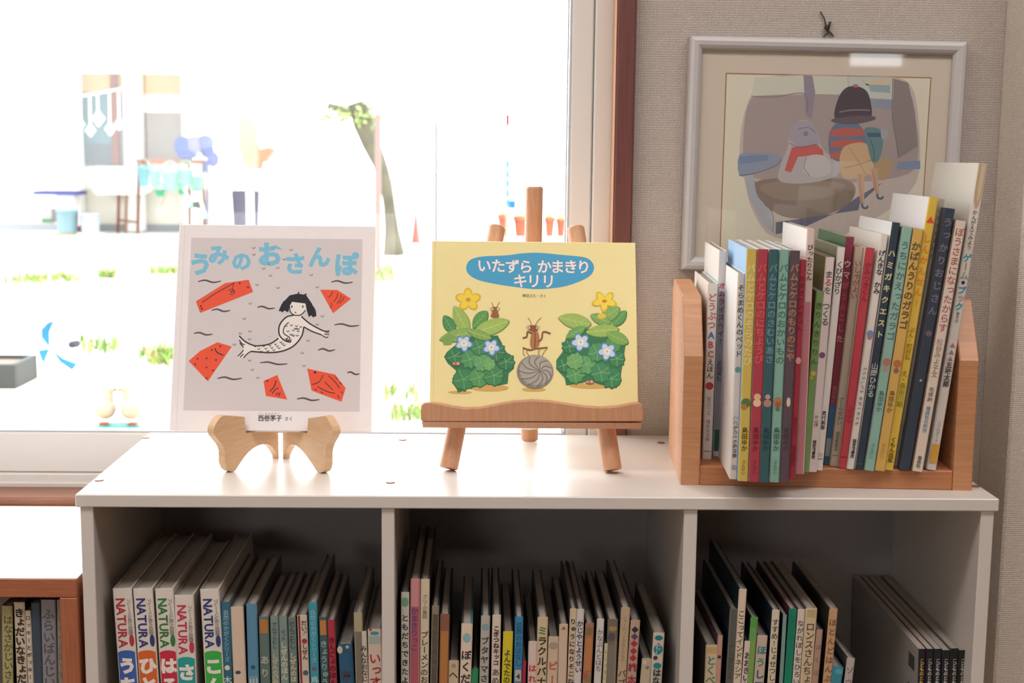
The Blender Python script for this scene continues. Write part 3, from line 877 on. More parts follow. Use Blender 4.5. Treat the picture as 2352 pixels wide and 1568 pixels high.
b2('white book with teal and black pictures on its spine, leaning last in the middle compartment', (1501, 1453), 26, 1494, .18, 'd2c8b8', '6a665e', [('dot', 1464, 9, '2c7c90', .5, 6), ('dot', 1490, 10, '2c8494', .5, 12), ('dot', 1478, 3, 'c07084'), ('dot', 1510, 5, '4c4048', .3), ('dot', 1528, 9, '2c8494', .5, 7), ('v', 'むし', 1478, 1505, 'b4d0d0', .5, .02), ('v', 'はなし', 1535, 1590, '3c4444', .5, .04)])

G3 = 'books in the compartment below the book rack'
b3 = sb(G3)
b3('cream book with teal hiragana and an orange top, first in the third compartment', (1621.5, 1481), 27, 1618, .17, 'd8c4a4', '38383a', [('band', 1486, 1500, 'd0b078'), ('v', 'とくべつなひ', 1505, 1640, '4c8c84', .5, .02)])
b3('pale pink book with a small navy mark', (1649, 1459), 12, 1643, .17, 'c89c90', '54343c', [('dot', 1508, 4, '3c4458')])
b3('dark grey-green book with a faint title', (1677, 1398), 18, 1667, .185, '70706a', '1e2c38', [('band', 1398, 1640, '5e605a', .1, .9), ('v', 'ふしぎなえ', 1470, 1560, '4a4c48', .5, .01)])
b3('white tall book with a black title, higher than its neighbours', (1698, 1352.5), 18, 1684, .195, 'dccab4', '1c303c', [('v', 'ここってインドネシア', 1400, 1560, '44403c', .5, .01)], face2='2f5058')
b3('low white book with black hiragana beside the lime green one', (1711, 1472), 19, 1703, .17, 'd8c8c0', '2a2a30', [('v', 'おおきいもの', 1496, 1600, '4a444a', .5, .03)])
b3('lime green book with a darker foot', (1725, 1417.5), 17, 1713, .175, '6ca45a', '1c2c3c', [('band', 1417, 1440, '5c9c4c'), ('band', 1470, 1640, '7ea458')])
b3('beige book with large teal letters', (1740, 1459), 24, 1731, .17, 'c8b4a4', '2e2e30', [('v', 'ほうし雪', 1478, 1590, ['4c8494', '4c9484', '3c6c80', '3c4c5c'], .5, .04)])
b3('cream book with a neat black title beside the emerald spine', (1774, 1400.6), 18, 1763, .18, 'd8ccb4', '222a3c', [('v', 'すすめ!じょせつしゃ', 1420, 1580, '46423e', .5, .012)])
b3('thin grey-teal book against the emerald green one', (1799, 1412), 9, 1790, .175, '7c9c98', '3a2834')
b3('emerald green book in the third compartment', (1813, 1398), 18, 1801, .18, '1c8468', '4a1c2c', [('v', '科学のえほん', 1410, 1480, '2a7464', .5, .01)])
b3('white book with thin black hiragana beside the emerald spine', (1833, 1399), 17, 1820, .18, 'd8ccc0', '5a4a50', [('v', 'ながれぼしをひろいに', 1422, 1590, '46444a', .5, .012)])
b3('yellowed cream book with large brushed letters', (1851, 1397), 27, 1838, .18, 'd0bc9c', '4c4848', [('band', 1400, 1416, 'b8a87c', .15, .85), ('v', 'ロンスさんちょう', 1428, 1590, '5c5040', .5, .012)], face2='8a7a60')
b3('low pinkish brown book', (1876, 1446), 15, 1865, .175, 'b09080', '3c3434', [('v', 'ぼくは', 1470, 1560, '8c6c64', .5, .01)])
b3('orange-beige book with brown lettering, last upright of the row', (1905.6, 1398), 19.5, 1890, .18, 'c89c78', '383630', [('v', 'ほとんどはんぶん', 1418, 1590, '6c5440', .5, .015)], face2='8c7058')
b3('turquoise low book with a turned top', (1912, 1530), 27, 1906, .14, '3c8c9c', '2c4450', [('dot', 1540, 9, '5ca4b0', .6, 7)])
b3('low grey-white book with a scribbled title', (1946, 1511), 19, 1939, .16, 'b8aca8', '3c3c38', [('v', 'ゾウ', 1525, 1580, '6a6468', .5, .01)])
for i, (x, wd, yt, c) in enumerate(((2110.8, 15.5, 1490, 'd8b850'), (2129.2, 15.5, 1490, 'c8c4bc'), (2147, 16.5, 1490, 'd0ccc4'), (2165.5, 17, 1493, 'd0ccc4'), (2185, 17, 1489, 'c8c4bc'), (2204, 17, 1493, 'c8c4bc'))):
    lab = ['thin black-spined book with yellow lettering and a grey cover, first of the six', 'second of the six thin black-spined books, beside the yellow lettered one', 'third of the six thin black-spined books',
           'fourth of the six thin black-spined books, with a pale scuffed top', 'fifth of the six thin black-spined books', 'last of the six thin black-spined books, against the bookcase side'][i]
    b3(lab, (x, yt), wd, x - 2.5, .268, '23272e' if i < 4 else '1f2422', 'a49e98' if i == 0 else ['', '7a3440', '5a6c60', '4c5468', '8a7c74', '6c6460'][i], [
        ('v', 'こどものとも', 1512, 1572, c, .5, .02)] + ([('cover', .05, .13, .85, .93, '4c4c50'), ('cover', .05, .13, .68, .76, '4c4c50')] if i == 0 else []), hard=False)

# ================================================================== BOOKS IN THE LOW BOOKCASE
G4 = 'books in the low orange wood bookcase'
b4 = sb(G4, .4972)
b4('olive yellow book in the low bookcase', (3, 1391), 25, 5, .17, 'a8a070', '3a3c34', [('v', 'はなさかじいさん', 1412, 1580, '4c4c38', .6, .01)], Y=.012)
b4('cream book with thick black brush letters in the low bookcase', (31, 1383), 25, 38, .17, 'cbbca8', '3c3a36', [('v', 'きょだいなきょだい', 1396, 1590, '35302e', .5, .04)], Y=.012)
b4('white book with a column of black katakana in the low bookcase', (57, 1402), 13, 64, .17, 'd0c4b4', '3a3836', [('v', 'ロッキーとボッキーの', 1410, 1580, '3f3a38', .5, .02)], Y=.012)
b4('dark blue book in the low bookcase', (70.5, 1384), 21, 77, .17, '3c4a58', '20262c', [], Y=.012)
b4('grey-lilac book with large blurred letters in the low bookcase', (93, 1377), 34, 98, .17, '8c8a90', '34343a', [('v', 'ふらいぱんじい', 1396, 1580, '5c6068', .5, .03)], Y=.012)
b4('grey book against the orange side panel', (129.5, 1377), 19, 133, .17, '8f8880', '34322f', [('v', 'ろくべえまって', 1410, 1560, '6c665f', .5, .01)], Y=.012)

# ================================================================== DISPLAY BOOKS
def stroke(mb, pts, wd, col, to3, taper=0):
    """a pen line of width wd along 2-D points"""
    n = len(pts)
    L, R = [], []
    for i in range(n):
        a = pts[max(i - 1, 0)]; b = pts[min(i + 1, n - 1)]
        dx, dy = b[0] - a[0], b[1] - a[1]
        l = math.hypot(dx, dy) or 1
        k = wd / 2 * (1 - taper * abs(2 * i / (n - 1) - 1) ** 2) if n > 1 else wd / 2
        L.append((pts[i][0] - dy / l * k, pts[i][1] + dx / l * k)); R.append((pts[i][0] + dy / l * k, pts[i][1] - dx / l * k))
    for i in range(n - 1):
        mb.poly([to3(*L[i]), to3(*L[i + 1]), to3(*R[i + 1]), to3(*R[i])], col)


def smooth(pts, k=5, closed=False):
    out = []
    n = len(pts)
    rng = range(n) if closed else range(n - 1)
    for i in rng:
        if closed:
            p = [pts[(i + j) % n] for j in (-1, 0, 1, 2)]
        else:
            p = [pts[max(i - 1, 0)], pts[i], pts[i + 1], pts[min(i + 2, n - 1)]]
        for s in range(k):
            t = s / k
            out.append(tuple(.5 * (2 * p[1][q] + (p[2][q] - p[0][q]) * t + (2 * p[0][q] - 5 * p[1][q] + 4 * p[2][q] - p[3][q]) * t * t + (3 * p[1][q] - p[0][q] - 3 * p[2][q] + p[3][q]) * t ** 3) for q in (0, 1)))
    if not closed:
        out.append(pts[-1])
    return out


def ell(cx, cy, rx, ry, rot=0, n=24):
    c, s = math.cos(rot), math.sin(rot)
    return [(cx + rx * math.cos(t) * c - ry * math.sin(t) * s, cy + rx * math.cos(t) * s + ry * math.sin(t) * c) for t in [2 * math.pi * i / n for i in range(n)]]


class Sheet:
    """flat print on a cover: coordinates of a quad given in sketch units are turned into cover metres"""
    def __init__(s, quad, W, Hh, lift=.000007):
        s.q, s.W, s.H = quad, W, Hh
        s.mb = MB(); s.k = 0; s.lift = lift

    def uv(s, x, y):
        (x0, y0), (x1, y1), (x2, y2), (x3, y3) = s.q     # TL TR BR BL
        u, v = .5, .5
        for _ in range(6):
            xl, xr = x0 + (x3 - x0) * v, x1 + (x2 - x1) * v
            u = (x - xl) / (xr - xl)
            yt, yb = y0 + (y1 - y0) * u, y3 + (y2 - y3) * u
            v = (y - yt) / (yb - yt)
        return u, v

    def to3(s, x, y):
        u, v = s.uv(x, y)
        return (u * s.W, -.0001 - s.k * s.lift * .25, (1 - v) * s.H)

    def poly(s, pts, c):
        s.k += 1
        P = [s.to3(*p) for p in pts]
        if len(P) <= 4:
            s.mb.poly(P, rgb(c)); return
        from mathutils.geometry import tessellate_polygon
        tri = tessellate_polygon([[Vector((p[0], p[2], 0)) for p in P]])
        s.mb.mesh(P, [tuple(t) for t in tri], rgb(c))

    def line(s, pts, wd, c, taper=0, sm=True):
        s.k += 1
        stroke(s.mb, smooth(pts) if sm and len(pts) > 2 else pts, wd, rgb(c), s.to3, taper)

    def text(s, ch, cx, cy, size, c, off=.02, rot=0, stretch=1):
        s.k += 1
        load_glyphs(ch, off)
        put_glyph(s.mb, ch, off, 0, 0, size, rgb(c), lambda x, y: s.to3(cx + x, cy - y), rot, stretch)

    def done(s, name, parent):
        o = s.mb.build(name, ART, parent, fix=False)
        return o


def display_book(label, P, W, Hh, th, tilt, cover, pages='d8d0c4', yaw=0.0):
    """a closed picture book leaning back; P = lower front corner on the spine side"""
    uz = Vector((0, math.sin(tilt), math.cos(tilt))); uy = Vector((0, math.cos(tilt), -math.sin(tilt))); ux = Vector((1, 0, 0))
    root = thing('picture_book', label, 'book', frame_matrix(P, ux, uy, uz))
    mb = MB()
    c = rgb(cover)
    mb.box((0, 0, 0), (W, .0022, Hh), c, bev=.0006)
    mb.box((0, th - .0022, 0), (W, th, Hh), c, bev=.0006)
    mb.box((0, .0021, 0), (.0025, th - .0021, Hh), c)
    mb.build('cover', PRINT, root)
    mb = MB(); mb.box((.003, .0024, .003), (W - .003, th - .0024, Hh - .003), rgb(pages))
    mb.build('pages', PAPER, root)
    return root


# ---- the mermaid book
TI = math.radians(18)
BL = atY(389, 988, .131); BR = atY(852, 991, .131)
nrm = Vector((0, math.cos(TI), -math.sin(TI)))
TLp = atplane(412, 515, BL, nrm); TRp = atplane(862, 518, BL, nrm)
mW = ((BR - BL).length + (TRp - TLp).length) / 2
mH = (TLp - BL).length
BL = BL + Vector(((TLp.x - BL.x) * .35, 0, 0))
book_m = display_book('grey picture book with a swimming mermaid and red paper fish on the small wooden stand', BL, mW, mH, .0115, TI, 'ece6e8')
Q = [(80, 62), (1220, 72), (1193, 1268), (22, 1258)]
sh = Sheet(Q, mW, mH)
sh.poly([(150, 142), (1145, 150), (1127, 1155), (103, 1145)], 'd2cacc')
sh.k += 2
sh.line([(113, 66), (62, 1256)], 6, 'e2dcde', sm=False)
blue = '7cbcd8'
for ch, x, y, s_, r in (('う', 203, 298, 138, 0), ('み', 306, 242, 122, .05), ('の', 440, 280, 118, .05), ('お', 606, 240, 148, 0), ('さ', 752, 295, 130, 0), ('ん', 892, 255, 128, 0), ('ぽ', 1050, 300, 140, 0)):
    sh.text(ch, x, y, s_, blue, .052, r)
red, dk = 'e8563a', '452f31'
sh.poly([(175, 517), (345, 410), (482, 390), (508, 462), (200, 585)], red)
sh.line([(210, 525), (290, 470), (370, 425), (400, 408)], 5, dk)
sh.line([(395, 415), (388, 440), (398, 470)], 4, dk)
for x, y in ((383, 460), (430, 410), (478, 435), (205, 545), (210, 560)):
    sh.poly(ell(x, y, 6, 6, 0, 8), dk)
sh.line([(365, 455), (385, 445), (400, 460), (388, 478), (370, 470)], 4, dk)
sh.poly([(897, 449), (997, 450), (1078, 502), (973, 587)], red)
for a in (((945, 495), (962, 480), (972, 458)), ((975, 520), (995, 495), (1000, 470)), ((995, 530), (1015, 505), (1020, 480)), ((1010, 530), (1030, 508), (1038, 488)), ((955, 545), (965, 560)), ((960, 525), (968, 545))):
    sh.line(list(a), 5, '7c2c24')
sh.poly([(133, 863), (200, 805), (300, 755), (384, 780), (245, 980)], red)
sh.line([(285, 790), (300, 815), (335, 830)], 7, dk)
for x, y in ((268, 800), (317, 778), (185, 850), (238, 847), (292, 857), (237, 900), (275, 918), (172, 882), (237, 962)):
    sh.poly(ell(x, y, 5, 6, .4, 7), dk)
sh.poly([(568, 978), (648, 944), (706, 1085), (582, 1064)], red)
for a in (((605, 1040), (630, 1010), (642, 975)), ((618, 1050), (640, 1025), (655, 1020)), ((640, 1060), (652, 1045)), ((655, 1065), (665, 1045))):
    sh.line(list(a), 6, dk)
sh.poly(ell(590, 978, 6, 6), dk)
sh.poly([(822, 907), (985, 942), (1046, 1020), (1022, 1098), (848, 1034)], red)
for a in (((848, 1000), (890, 985), (915, 945)), ((880, 1010), (940, 1040), (985, 1050)), ((925, 985), (950, 1010), (970, 1030)), ((945, 948), (985, 985), (1010, 1020)), ((865, 1025), (880, 1032)), ((900, 1040), (915, 1050)), ((985, 955), (1000, 970)), ((1010, 985), (1022, 1000)), ((1000, 1060), (1010, 1080)), ((1020, 1040), (1030, 1050))):
    sh.line(list(a), 5, dk)
sh.poly(ell(868, 930, 8, 7), dk)
gw = '574c50'
for x0, y0, x1, y1 in ((188, 402, 322, 398), (266, 570, 375, 570), (163, 704, 273, 708), (532, 552, 634, 556), (962, 404, 1088, 404), (980, 655, 1125, 658), (885, 802, 985, 798), (548, 874, 707, 880), (300, 964, 443, 962), (762, 1082, 894, 1085), (1055, 932, 1127, 938)):
    sh.line([(x0, y0), (x0 + (x1 - x0) * .3, (y0 + y1) / 2 - 7), (x0 + (x1 - x0) * .65, (y0 + y1) / 2 + 6), (x1, y1)], 10, gw, .5)
for x, y in ((510, 200), (512, 240), (728, 212), (688, 268), (568, 322), (650, 318), (608, 364), (530, 418), (652, 436), (845, 360), (880, 432), (490, 528), (455, 616), (488, 690), (432, 702), (398, 766), (486, 858), (502, 912), (535, 958), (826, 744), (792, 816), (803, 890), (910, 602), (880, 650), (486, 735)):
    sh.line([(x - 8, y - 3), (x - 3, y + 5), (x + 6, y + 4), (x + 9, y - 4)], 4, '776a68')
skin = 'e8e0dc'
body = smooth([(690, 625), (735, 598), (780, 600), (830, 640), (870, 668), (920, 690), (950, 690), (948, 712), (920, 718), (860, 700), (803, 668), (788, 720), (750, 765), (700, 800), (620, 815), (495, 812), (455, 842), (415, 838), (455, 790), (425, 720), (480, 760), (515, 775), (600, 768), (655, 735), (657, 680)], 4, True)
sh.poly(body, skin)
sh.k += 1
bk = '2c2c30'
sh.line([(745, 598), (700, 610), (662, 655), (660, 710), (690, 745), (725, 755)], 8, bk)
sh.line([(715, 640), (690, 665), (684, 700), (705, 718), (722, 728)], 6, bk)
sh.line([(788, 605), (830, 642), (880, 672), (925, 692), (952, 690)], 8, bk)
sh.line([(803, 666), (850, 692), (905, 712)], 7, bk)
for a in (((905, 712), (930, 728), (945, 725)), ((920, 708), (950, 712)), ((928, 700), (952, 703)), ((722, 728), (715, 750)), ((728, 735), (727, 756)), ((710, 728), (698, 752))):
    sh.line(list(a), 5, bk)
sh.line([(803, 666), (790, 720), (745, 775), (680, 806), (600, 815), (495, 808)], 8, bk)
sh.line([(655, 733), (605, 765), (540, 776), (505, 772), (460, 750), (427, 718)], 8, bk)
sh.line([(495, 808), (470, 825), (452, 846)], 6, bk)
for a in (((427, 742), (445, 765), (460, 768)), ((430, 758), (452, 785)), ((418, 838), (440, 815), (452, 800)), ((432, 842), (452, 822))):
    sh.line(list(a), 6, bk)
for i in range(24):
    t = i / 23
    x = 520 + 250 * (t ** .8); y = 792 - 130 * t ** 2.6 + ((i % 3) - 1) * 15
    sh.line([(x - 7, y - 2), (x, y + 5), (x + 8, y - 3)], 4, bk)
for x, y in ((700, 660), (730, 655), (760, 660), (785, 665), (710, 690), (742, 685), (770, 690), (735, 712), (765, 715)):
    sh.line([(x - 8, y - 2), (x, y + 5), (x + 8, y - 3)], 4, bk)
hair = [(660, 568), (690, 515), (720, 482), (768, 472), (815, 480), (850, 530), (874, 600), (858, 612), (845, 598), (832, 610), (820, 570), (812, 530), (770, 525), (735, 520), (720, 545), (712, 582), (690, 570), (678, 582)]
sh.poly(ell(768, 552, 50, 48), skin)
sh.line([(720, 545), (725, 580), (750, 598), (785, 596), (812, 570)], 6, bk)
sh.poly(hair, '23242c')
for a in (((690, 515), (672, 545), (660, 575)), ((850, 540), (868, 570), (872, 605)), ((768, 475), (775, 462)), ((800, 482), (820, 474))):
    sh.line(list(a), 7, '23242c')
for x in (733, 797):
    sh.poly(ell(x, 548, 4, 8), bk)
sh.line([(750, 580), (758, 585)], 6, bk, sm=False)
for i, ch in enumerate('西巻茅子'):
    sh.text(ch, 553 + i * 35, 1190, 37, '3a3638', .006)
for i, ch in enumerate('さく'):
    sh.text(ch, 702 + i * 26, 1194, 24, '6a6264', .01)
for i, ch in enumerate('にしまきかやこ'):
    sh.text(ch, 548 + i * 18, 1166, 14, '8a8284', 0)
sh.done('cover_print', book_m)

# ---- folding wooden plate stand below it
st = thing('book_stand', 'small folding pine stand with curved feet holding the mermaid book', 'stand', atZ(645, 1049, H))
so = st.location.copy()
Zm = 2.529


def z3(x, y):
    return (380 + x / Zm, 490 + y / Zm)


for side, foot, rear, out in (('a', (378, 1497), (655, 1418), [(345, 1172), (310, 1175), (280, 1210), (262, 1250), (270, 1290), (308, 1335), (327, 1380), (327, 1440), (345, 1485), (378, 1497), (400, 1472), (440, 1412), (490, 1362), (550, 1336), (602, 1352), (640, 1408), (660, 1418)]),
                              ('b', (905, 1500), (692, 1418), [(915, 1178), (950, 1175), (975, 1210), (997, 1260), (985, 1300), (962, 1340), (950, 1390), (950, 1455), (935, 1497), (905, 1500), (880, 1462), (830, 1392), (775, 1342), (735, 1350), (702, 1408), (682, 1418)])):
    F = atZ(*z3(*foot), H); Rr = atZ(*z3(*rear), H)
    e = (Rr - F).normalized(); nn = Vector((-e.y, e.x, 0))
    if nn.y > 0:
        nn = -nn
    pts = []
    for x, y in out:
        p = atplane(*z3(x, y), F, nn)
        pts.append(((p - F).dot(e), max(p.z - H, .0)))
    L = (Rr - F).length - .0052
    pts = [(min(u_, L), v_) for u_, v_ in pts]
    lip = pts[0]
    # rises behind the book to the hinge, then the notch the book sits in
    zb = (BL.z - H) - .001
    def s_at(Y): return (Y - F.y) / e.y
    pts += [(L, .15), (L - .012, .15), (s_at(BL.y + .0135 + .095 * math.tan(TI)), zb + .095), (s_at(BL.y + .0135), zb - .001), (s_at(BL.y - .002), zb - .001)]
    pts.append((s_at(BL.y - .004), lip[1] - .006))
    mb = MB()
    mb.prism(smooth(pts[:-6], 2) + pts[-6:], e, (0, 0, 1), nn, .0095, origin=F - so - nn * .0095 * .5, bev=.0)
    mb.build('side_board', W_STAND, st)
mb = MB(); mb.tube([Vector((0, .006, .075)), Vector((0, .006, .15))], .0022, 8)
mb.build('hinge_pin', mat('grey_metal', '8c8a88', rough=.4, metal=.8), st)

# ---- easel
EA = math.radians(20)
FLp, FRp, Bp = atZ(1028, 1090, H), atZ(1408, 1095, H), atZ(1215, 1014, H)
es = thing('tabletop_easel', 'round-legged beech tabletop easel with a wavy ledge, holding the yellow picture book', 'easel', Vector(((FLp.x + FRp.x) / 2, FLp.y, H)))
eo = es.location.copy()
en = Vector((0, math.cos(EA), -math.sin(EA)))
e0 = Vector((0, FLp.y + .012, H))
RADL = .0108


def rod(p, q, r, name, flat=False):
    d = (q - p).normalized()
    mb = MB()
    L = (q - p).length
    mb.tube([p - eo, p + d * .0015 - eo, p + d * (L * .5) - eo, q - d * .003 - eo, q - d * .0008 - eo, q - eo], [r * .93, r, r, r, r * .9, r * .72], 24)
    return mb.build(name, W_EASEL, es)


def foot_on(x, y, lift):
    p = atZ(x, y, H); p.z = H + lift
    return p


ft = RADL * math.sin(EA)
for bx, by, tx, ty in ((1030, 1084, 1142, 519), (1408, 1088, 1321, 521)):
    p = foot_on(bx, by, ft); p.y += .004
    q = atplane(tx, ty, p, en)
    rod(p, q, RADL, 'front_leg')
p = foot_on(1216, 1012, RADL * .15); q = atY(1227, 427, p.y - .028)
rod(p, q, .0110, 'rear_leg')
# ledge: wavy front board and the shelf under the book
zl = atY(1220, 981, FLp.y + .002).z
LX0, LX1 = atY(967, 950, FLp.y).x, atY(1477, 950, FLp.y).x
yl = FLp.y - .008
wv = [(966, 945), (968, 931), (974, 925), (985, 924), (1010, 927), (1040, 934), (1070, 938), (1105, 936), (1140, 929), (1180, 922), (1222, 919), (1265, 922), (1305, 928), (1345, 934), (1385, 936), (1420, 933), (1455, 926), (1468, 925), (1476, 931), (1478, 945), (1478, 962), (1474, 968), (1222, 968.5), (975, 968), (967, 966)]
oc = []
for x, y in wv:
    q = atY(x, y, yl); oc.append((q.x - eo.x, q.z - eo.z))
mb = MB(); mb.prism(oc, (1, 0, 0), (0, 0, 1), (0, 1, 0), .009, origin=(0, yl - eo.y, 0), bev=.0012)
mb.build('ledge_front', W_EASEL, es)
zb_ = atY(1220, 983, yl).z
mb = MB(); mb.box((LX0 - eo.x + .001, yl + .0091 - eo.y, zb_ - eo.z), (LX1 - eo.x - .001, yl + .040 - eo.y, zb_ + .0085 - eo.z), bev=.0015)
zf_ = oc[-2][1]; dz_ = zf_ - (zb_ - eo.z)
mb.prism([(yl + .0004 - eo.y, zf_ - .0002), (yl + .0091 - eo.y, zf_ - .0002), (yl + .0091 - eo.y, zf_ - dz_ * 1.25), (yl + .0075 - eo.y, zf_ - dz_ * 1.25)], (0, 1, 0), (0, 0, 1), (1, 0, 0), LX1 - LX0 - .004, origin=(LX0 - eo.x + .002, 0, 0), bev=.0004)
mb.build('ledge_shelf', W_EASEL, es)
mb = MB()
c = (Bp - eo) + Vector((.001, -.003, .020))
mb.lathe([(.0118, -.0015), (.0128, -.0012), (.0128, .0012), (.0118, .0015)], 20, c)
mb.build('ring', mat('white_plastic', 'e2ddd6', rough=.4), es)
mb = MB(); hx = q_ = None
pa = atplane(1142, 600, FLp, en); pb = atplane(1322, 600, FRp, en)
mb.box((pa.x - eo.x + .004, pa.y - eo.y + .012, pa.z - eo.z - .01), (pb.x - eo.x - .004, pa.y - eo.y + .024, pa.z - eo.z + .01), bev=.001)
mb.build('crossbar', W_EASEL, es)

# ---- the yellow book
zk = zb_ + .0088
yk = yl + .0105
kn = Vector((0, math.cos(EA), -math.sin(EA)))
kb0 = Vector((0, yk, zk))
TLk, TRk = atplane(993, 557, kb0, kn), atplane(1457, 553, kb0, kn)
MLk, MRk = atplane(986, 925, kb0, kn), atplane(1468, 925, kb0, kn)
kW = ((TRk - TLk).length + (MRk - MLk).length) / 2
kH = (((TLk + TRk) / 2) - Vector(((TLk.x + TRk.x) / 2, yk, zk))).length
KL = Vector(((TLk.x + MLk.x) / 2, yk, zk))
book_k = display_book('yellow picture book with a blue oval title and green plants, on the easel', KL, kW, kH, .0085, EA, 'efe0a2')
px = FPX
bl_px = (95, 1232); br_px = (1153, 1232)
sh = Sheet([(113, 343), (1125, 335), br_px, bl_px], kW, kH)
sh.poly([(128, 345), (131, 345), (115, 1230), (112, 1230)], 'e0d090')
sh.poly(smooth([(282, 480), (300, 440), (360, 420), (480, 412), (560, 400), (650, 396), (760, 405), (870, 415), (910, 440), (920, 475), (900, 510), (850, 540), (760, 570), (640, 583), (540, 575), (430, 560), (340, 540), (295, 512)], 4, True), '4aa2cc')
sh.k += 1
for ch, x, y in (('い', 372, 466), ('た', 442, 466), ('ず', 512, 468), ('ら', 580, 468), ('か', 672, 466), ('ま', 737, 466), ('き', 803, 465), ('り', 868, 465), ('キ', 552, 541), ('リ', 620, 541), ('リ', 692, 541)):
    sh.text(ch, x, y, 74, 'b48c94', .034)
    sh.k += .6
    sh.text(ch, x, y, 74, 'f2ecea', .016)
for i, ch in enumerate('得田之久・さく'):
    sh.text(ch, 570 + i * 17.5, 617, 18, '7a7048', .01)


def leaf(cx, cy, L, W, ang, c, vein='8fae5c', dark=None):
    a = math.radians(ang)
    ca, sa = math.cos(a), math.sin(a)
    prof = [(-1, 0), (-.8, .42), (-.4, .85), (.1, 1), (.55, .8), (.85, .42), (1, 0), (.85, -.42), (.55, -.8), (.1, -1), (-.4, -.85), (-.8, -.42)]
    T_ = lambda u, v: (cx + u * L / 2 * ca - v * W / 2 * sa, cy + u * L / 2 * sa + v * W / 2 * ca)
    pts = smooth([T_(u, v) for u, v in prof], 2, True)
    if dark:
        sh.poly([(x + 2, y + 3) for x, y in smooth([T_(u * 1.04, v * 1.06) for u, v in prof], 2, True)], dark)
    sh.poly(pts, c)
    sh.line([T_(-.95, 0), T_(0, .04), T_(.9, 0)], 4, vein)
    for t in (-.45, -.05, .35):
        sh.line([T_(t, 0), T_(t + .25, .55)], 2, vein, sm=False); sh.line([T_(t, 0), T_(t + .25, -.55)], 2, vein, sm=False)


def lobed(cx, cy, R, c, vein, seed, n=9, dark='2c5c3c'):
    rnd = random.Random(seed)
    pts = []
    for i in range(n * 2):
        t = math.pi * i / n + rnd.random() * .15
        r = R * (1 if i % 2 == 0 else .84) * (.92 + .16 * rnd.random())
        pts.append((cx + r * math.cos(t), cy + r * math.sin(t)))
    sh.poly([(cx + (x - cx) * 1.05, cy + (y - cy) * 1.05 + 2) for x, y in pts], dark)
    sh.poly(pts, c)
    for i in range(0, n * 2, 4):
        sh.line([(cx, cy), ((cx + pts[i][0]) / 2, (cy + pts[i][1]) / 2 + 2), ((cx + 4 * pts[i][0]) / 5, (cy + 4 * pts[i][1]) / 5)], 2.5, vein)


def flower(cx, cy, R, petal, core, edge, n=5, ph=.3, sq=1):
    for i in range(n):
        t = ph + 2 * math.pi * i / n
        sh.poly(ell(cx + R * .55 * math.cos(t), cy + R * .55 * sq * math.sin(t), R * .52, R * .42 * sq, t), edge)
    for i in range(n):
        t = ph + 2 * math.pi * i / n
        sh.poly(ell(cx + R * .47 * math.cos(t), cy + R * .47 * sq * math.sin(t), R * .42, R * .33 * sq, t), petal)
    sh.poly(ell(cx, cy, R * .2, R * .2 * sq), core)


for x, y, a, b in ((400, 1082, 95, 18), (622, 1088, 60, 11), (910, 1068, 110, 14), (250, 1105, 60, 8)):
    sh.poly(ell(x, y, a, b), 'd2ae64')
# the two plant clumps
sh.poly([(185, 905), (170, 930), (188, 962), (215, 985), (232, 1000), (210, 1040), (228, 1075), (240, 1108), (300, 1085), (345, 1075), (400, 1062), (440, 1072), (490, 1060), (495, 1010), (522, 985), (525, 950), (500, 912), (466, 905), (462, 860), (440, 820), (300, 825), (240, 860)], '3a7a52')
for x, y, R, c, sd in ((222, 925, 42, '3f8258', 1), (268, 1040, 58, '458a5a', 2), (345, 1030, 52, '5a9a62', 3), (420, 1020, 55, '4a8c5c', 4), (480, 950, 46, '3f7f55', 5), (430, 900, 52, '417f58', 6), (300, 940, 50, '549662', 7), (360, 955, 48, '66a46a', 8), (395, 965, 34, '74ac6c', 9), (345, 880, 44, '4a8a5e', 10)):
    lobed(x, y, R, c, '86b880', sd)
leaf(195, 765, 100, 60, 60, '4f8c58', '77a86c', '3c6c40')
leaf(350, 740, 110, 62, -50, '5f9a54', '84b068', '3f7040')
leaf(255, 740, 150, 70, 62, '9cba62', 'b8cc80', '6c9048')
leaf(405, 778, 190, 74, -20, 'a2be62', 'c0d084', '6c9448')
leaf(240, 820, 190, 62, -14, '8cb05c', 'aac478', '5c8444')
leaf(345, 815, 130, 46, 18, '86aa58', 'a6c074', '587f44')
sh.poly([(158, 840), (200, 810), (230, 830), (205, 870), (170, 872)], '7ea65a')
for cx, cy in ((270, 862), (408, 880)):
    flower(cx, cy, 44, 'c3d4e6', 'e0c86c', '5f8ec4', 5, .2, .9)
    sh.poly(ell(cx, cy, 15, 14), 'eceae4'); sh.poly(ell(cx, cy, 6, 6), 'd8b85c')
flower(292, 642, 62, 'f0d24a', 'c89a34', 'dcb83a', 5, -1.6, .85)
sh.poly([(800, 790), (772, 858), (765, 900), (735, 940), (735, 985), (778, 1030), (785, 1066), (868, 1052), (900, 1040), (955, 1060), (1040, 1078), (1058, 1030), (1070, 950), (1082, 870), (1088, 830), (1040, 790), (900, 780)], '3c7c54')
for x, y, R, c, sd in ((772, 965, 40, '3f8056', 21), (1015, 1030, 52, '3f8a5a', 22), (830, 1010, 50, '5c9c62', 23), (890, 960, 50, '64a468', 24), (960, 1000, 54, '4a8e60', 25), (1040, 930, 44, '44865a', 26), (940, 900, 50, '559664', 27), (830, 945, 46, '74ac6c', 28), (800, 870, 40, '3f8058', 29), (1020, 860, 44, '5a9a58', 30)):
    lobed(x, y, R, c, '8cbc84', sd)
leaf(1050, 725, 100, 54, 130, '5f9c58', '84b068', '3f7040')
leaf(1000, 705, 120, 66, -35, '86b060', 'a4c07a', '54824a')
leaf(955, 730, 110, 54, 20, '7eaa5c', 'a2c078', '52804a')
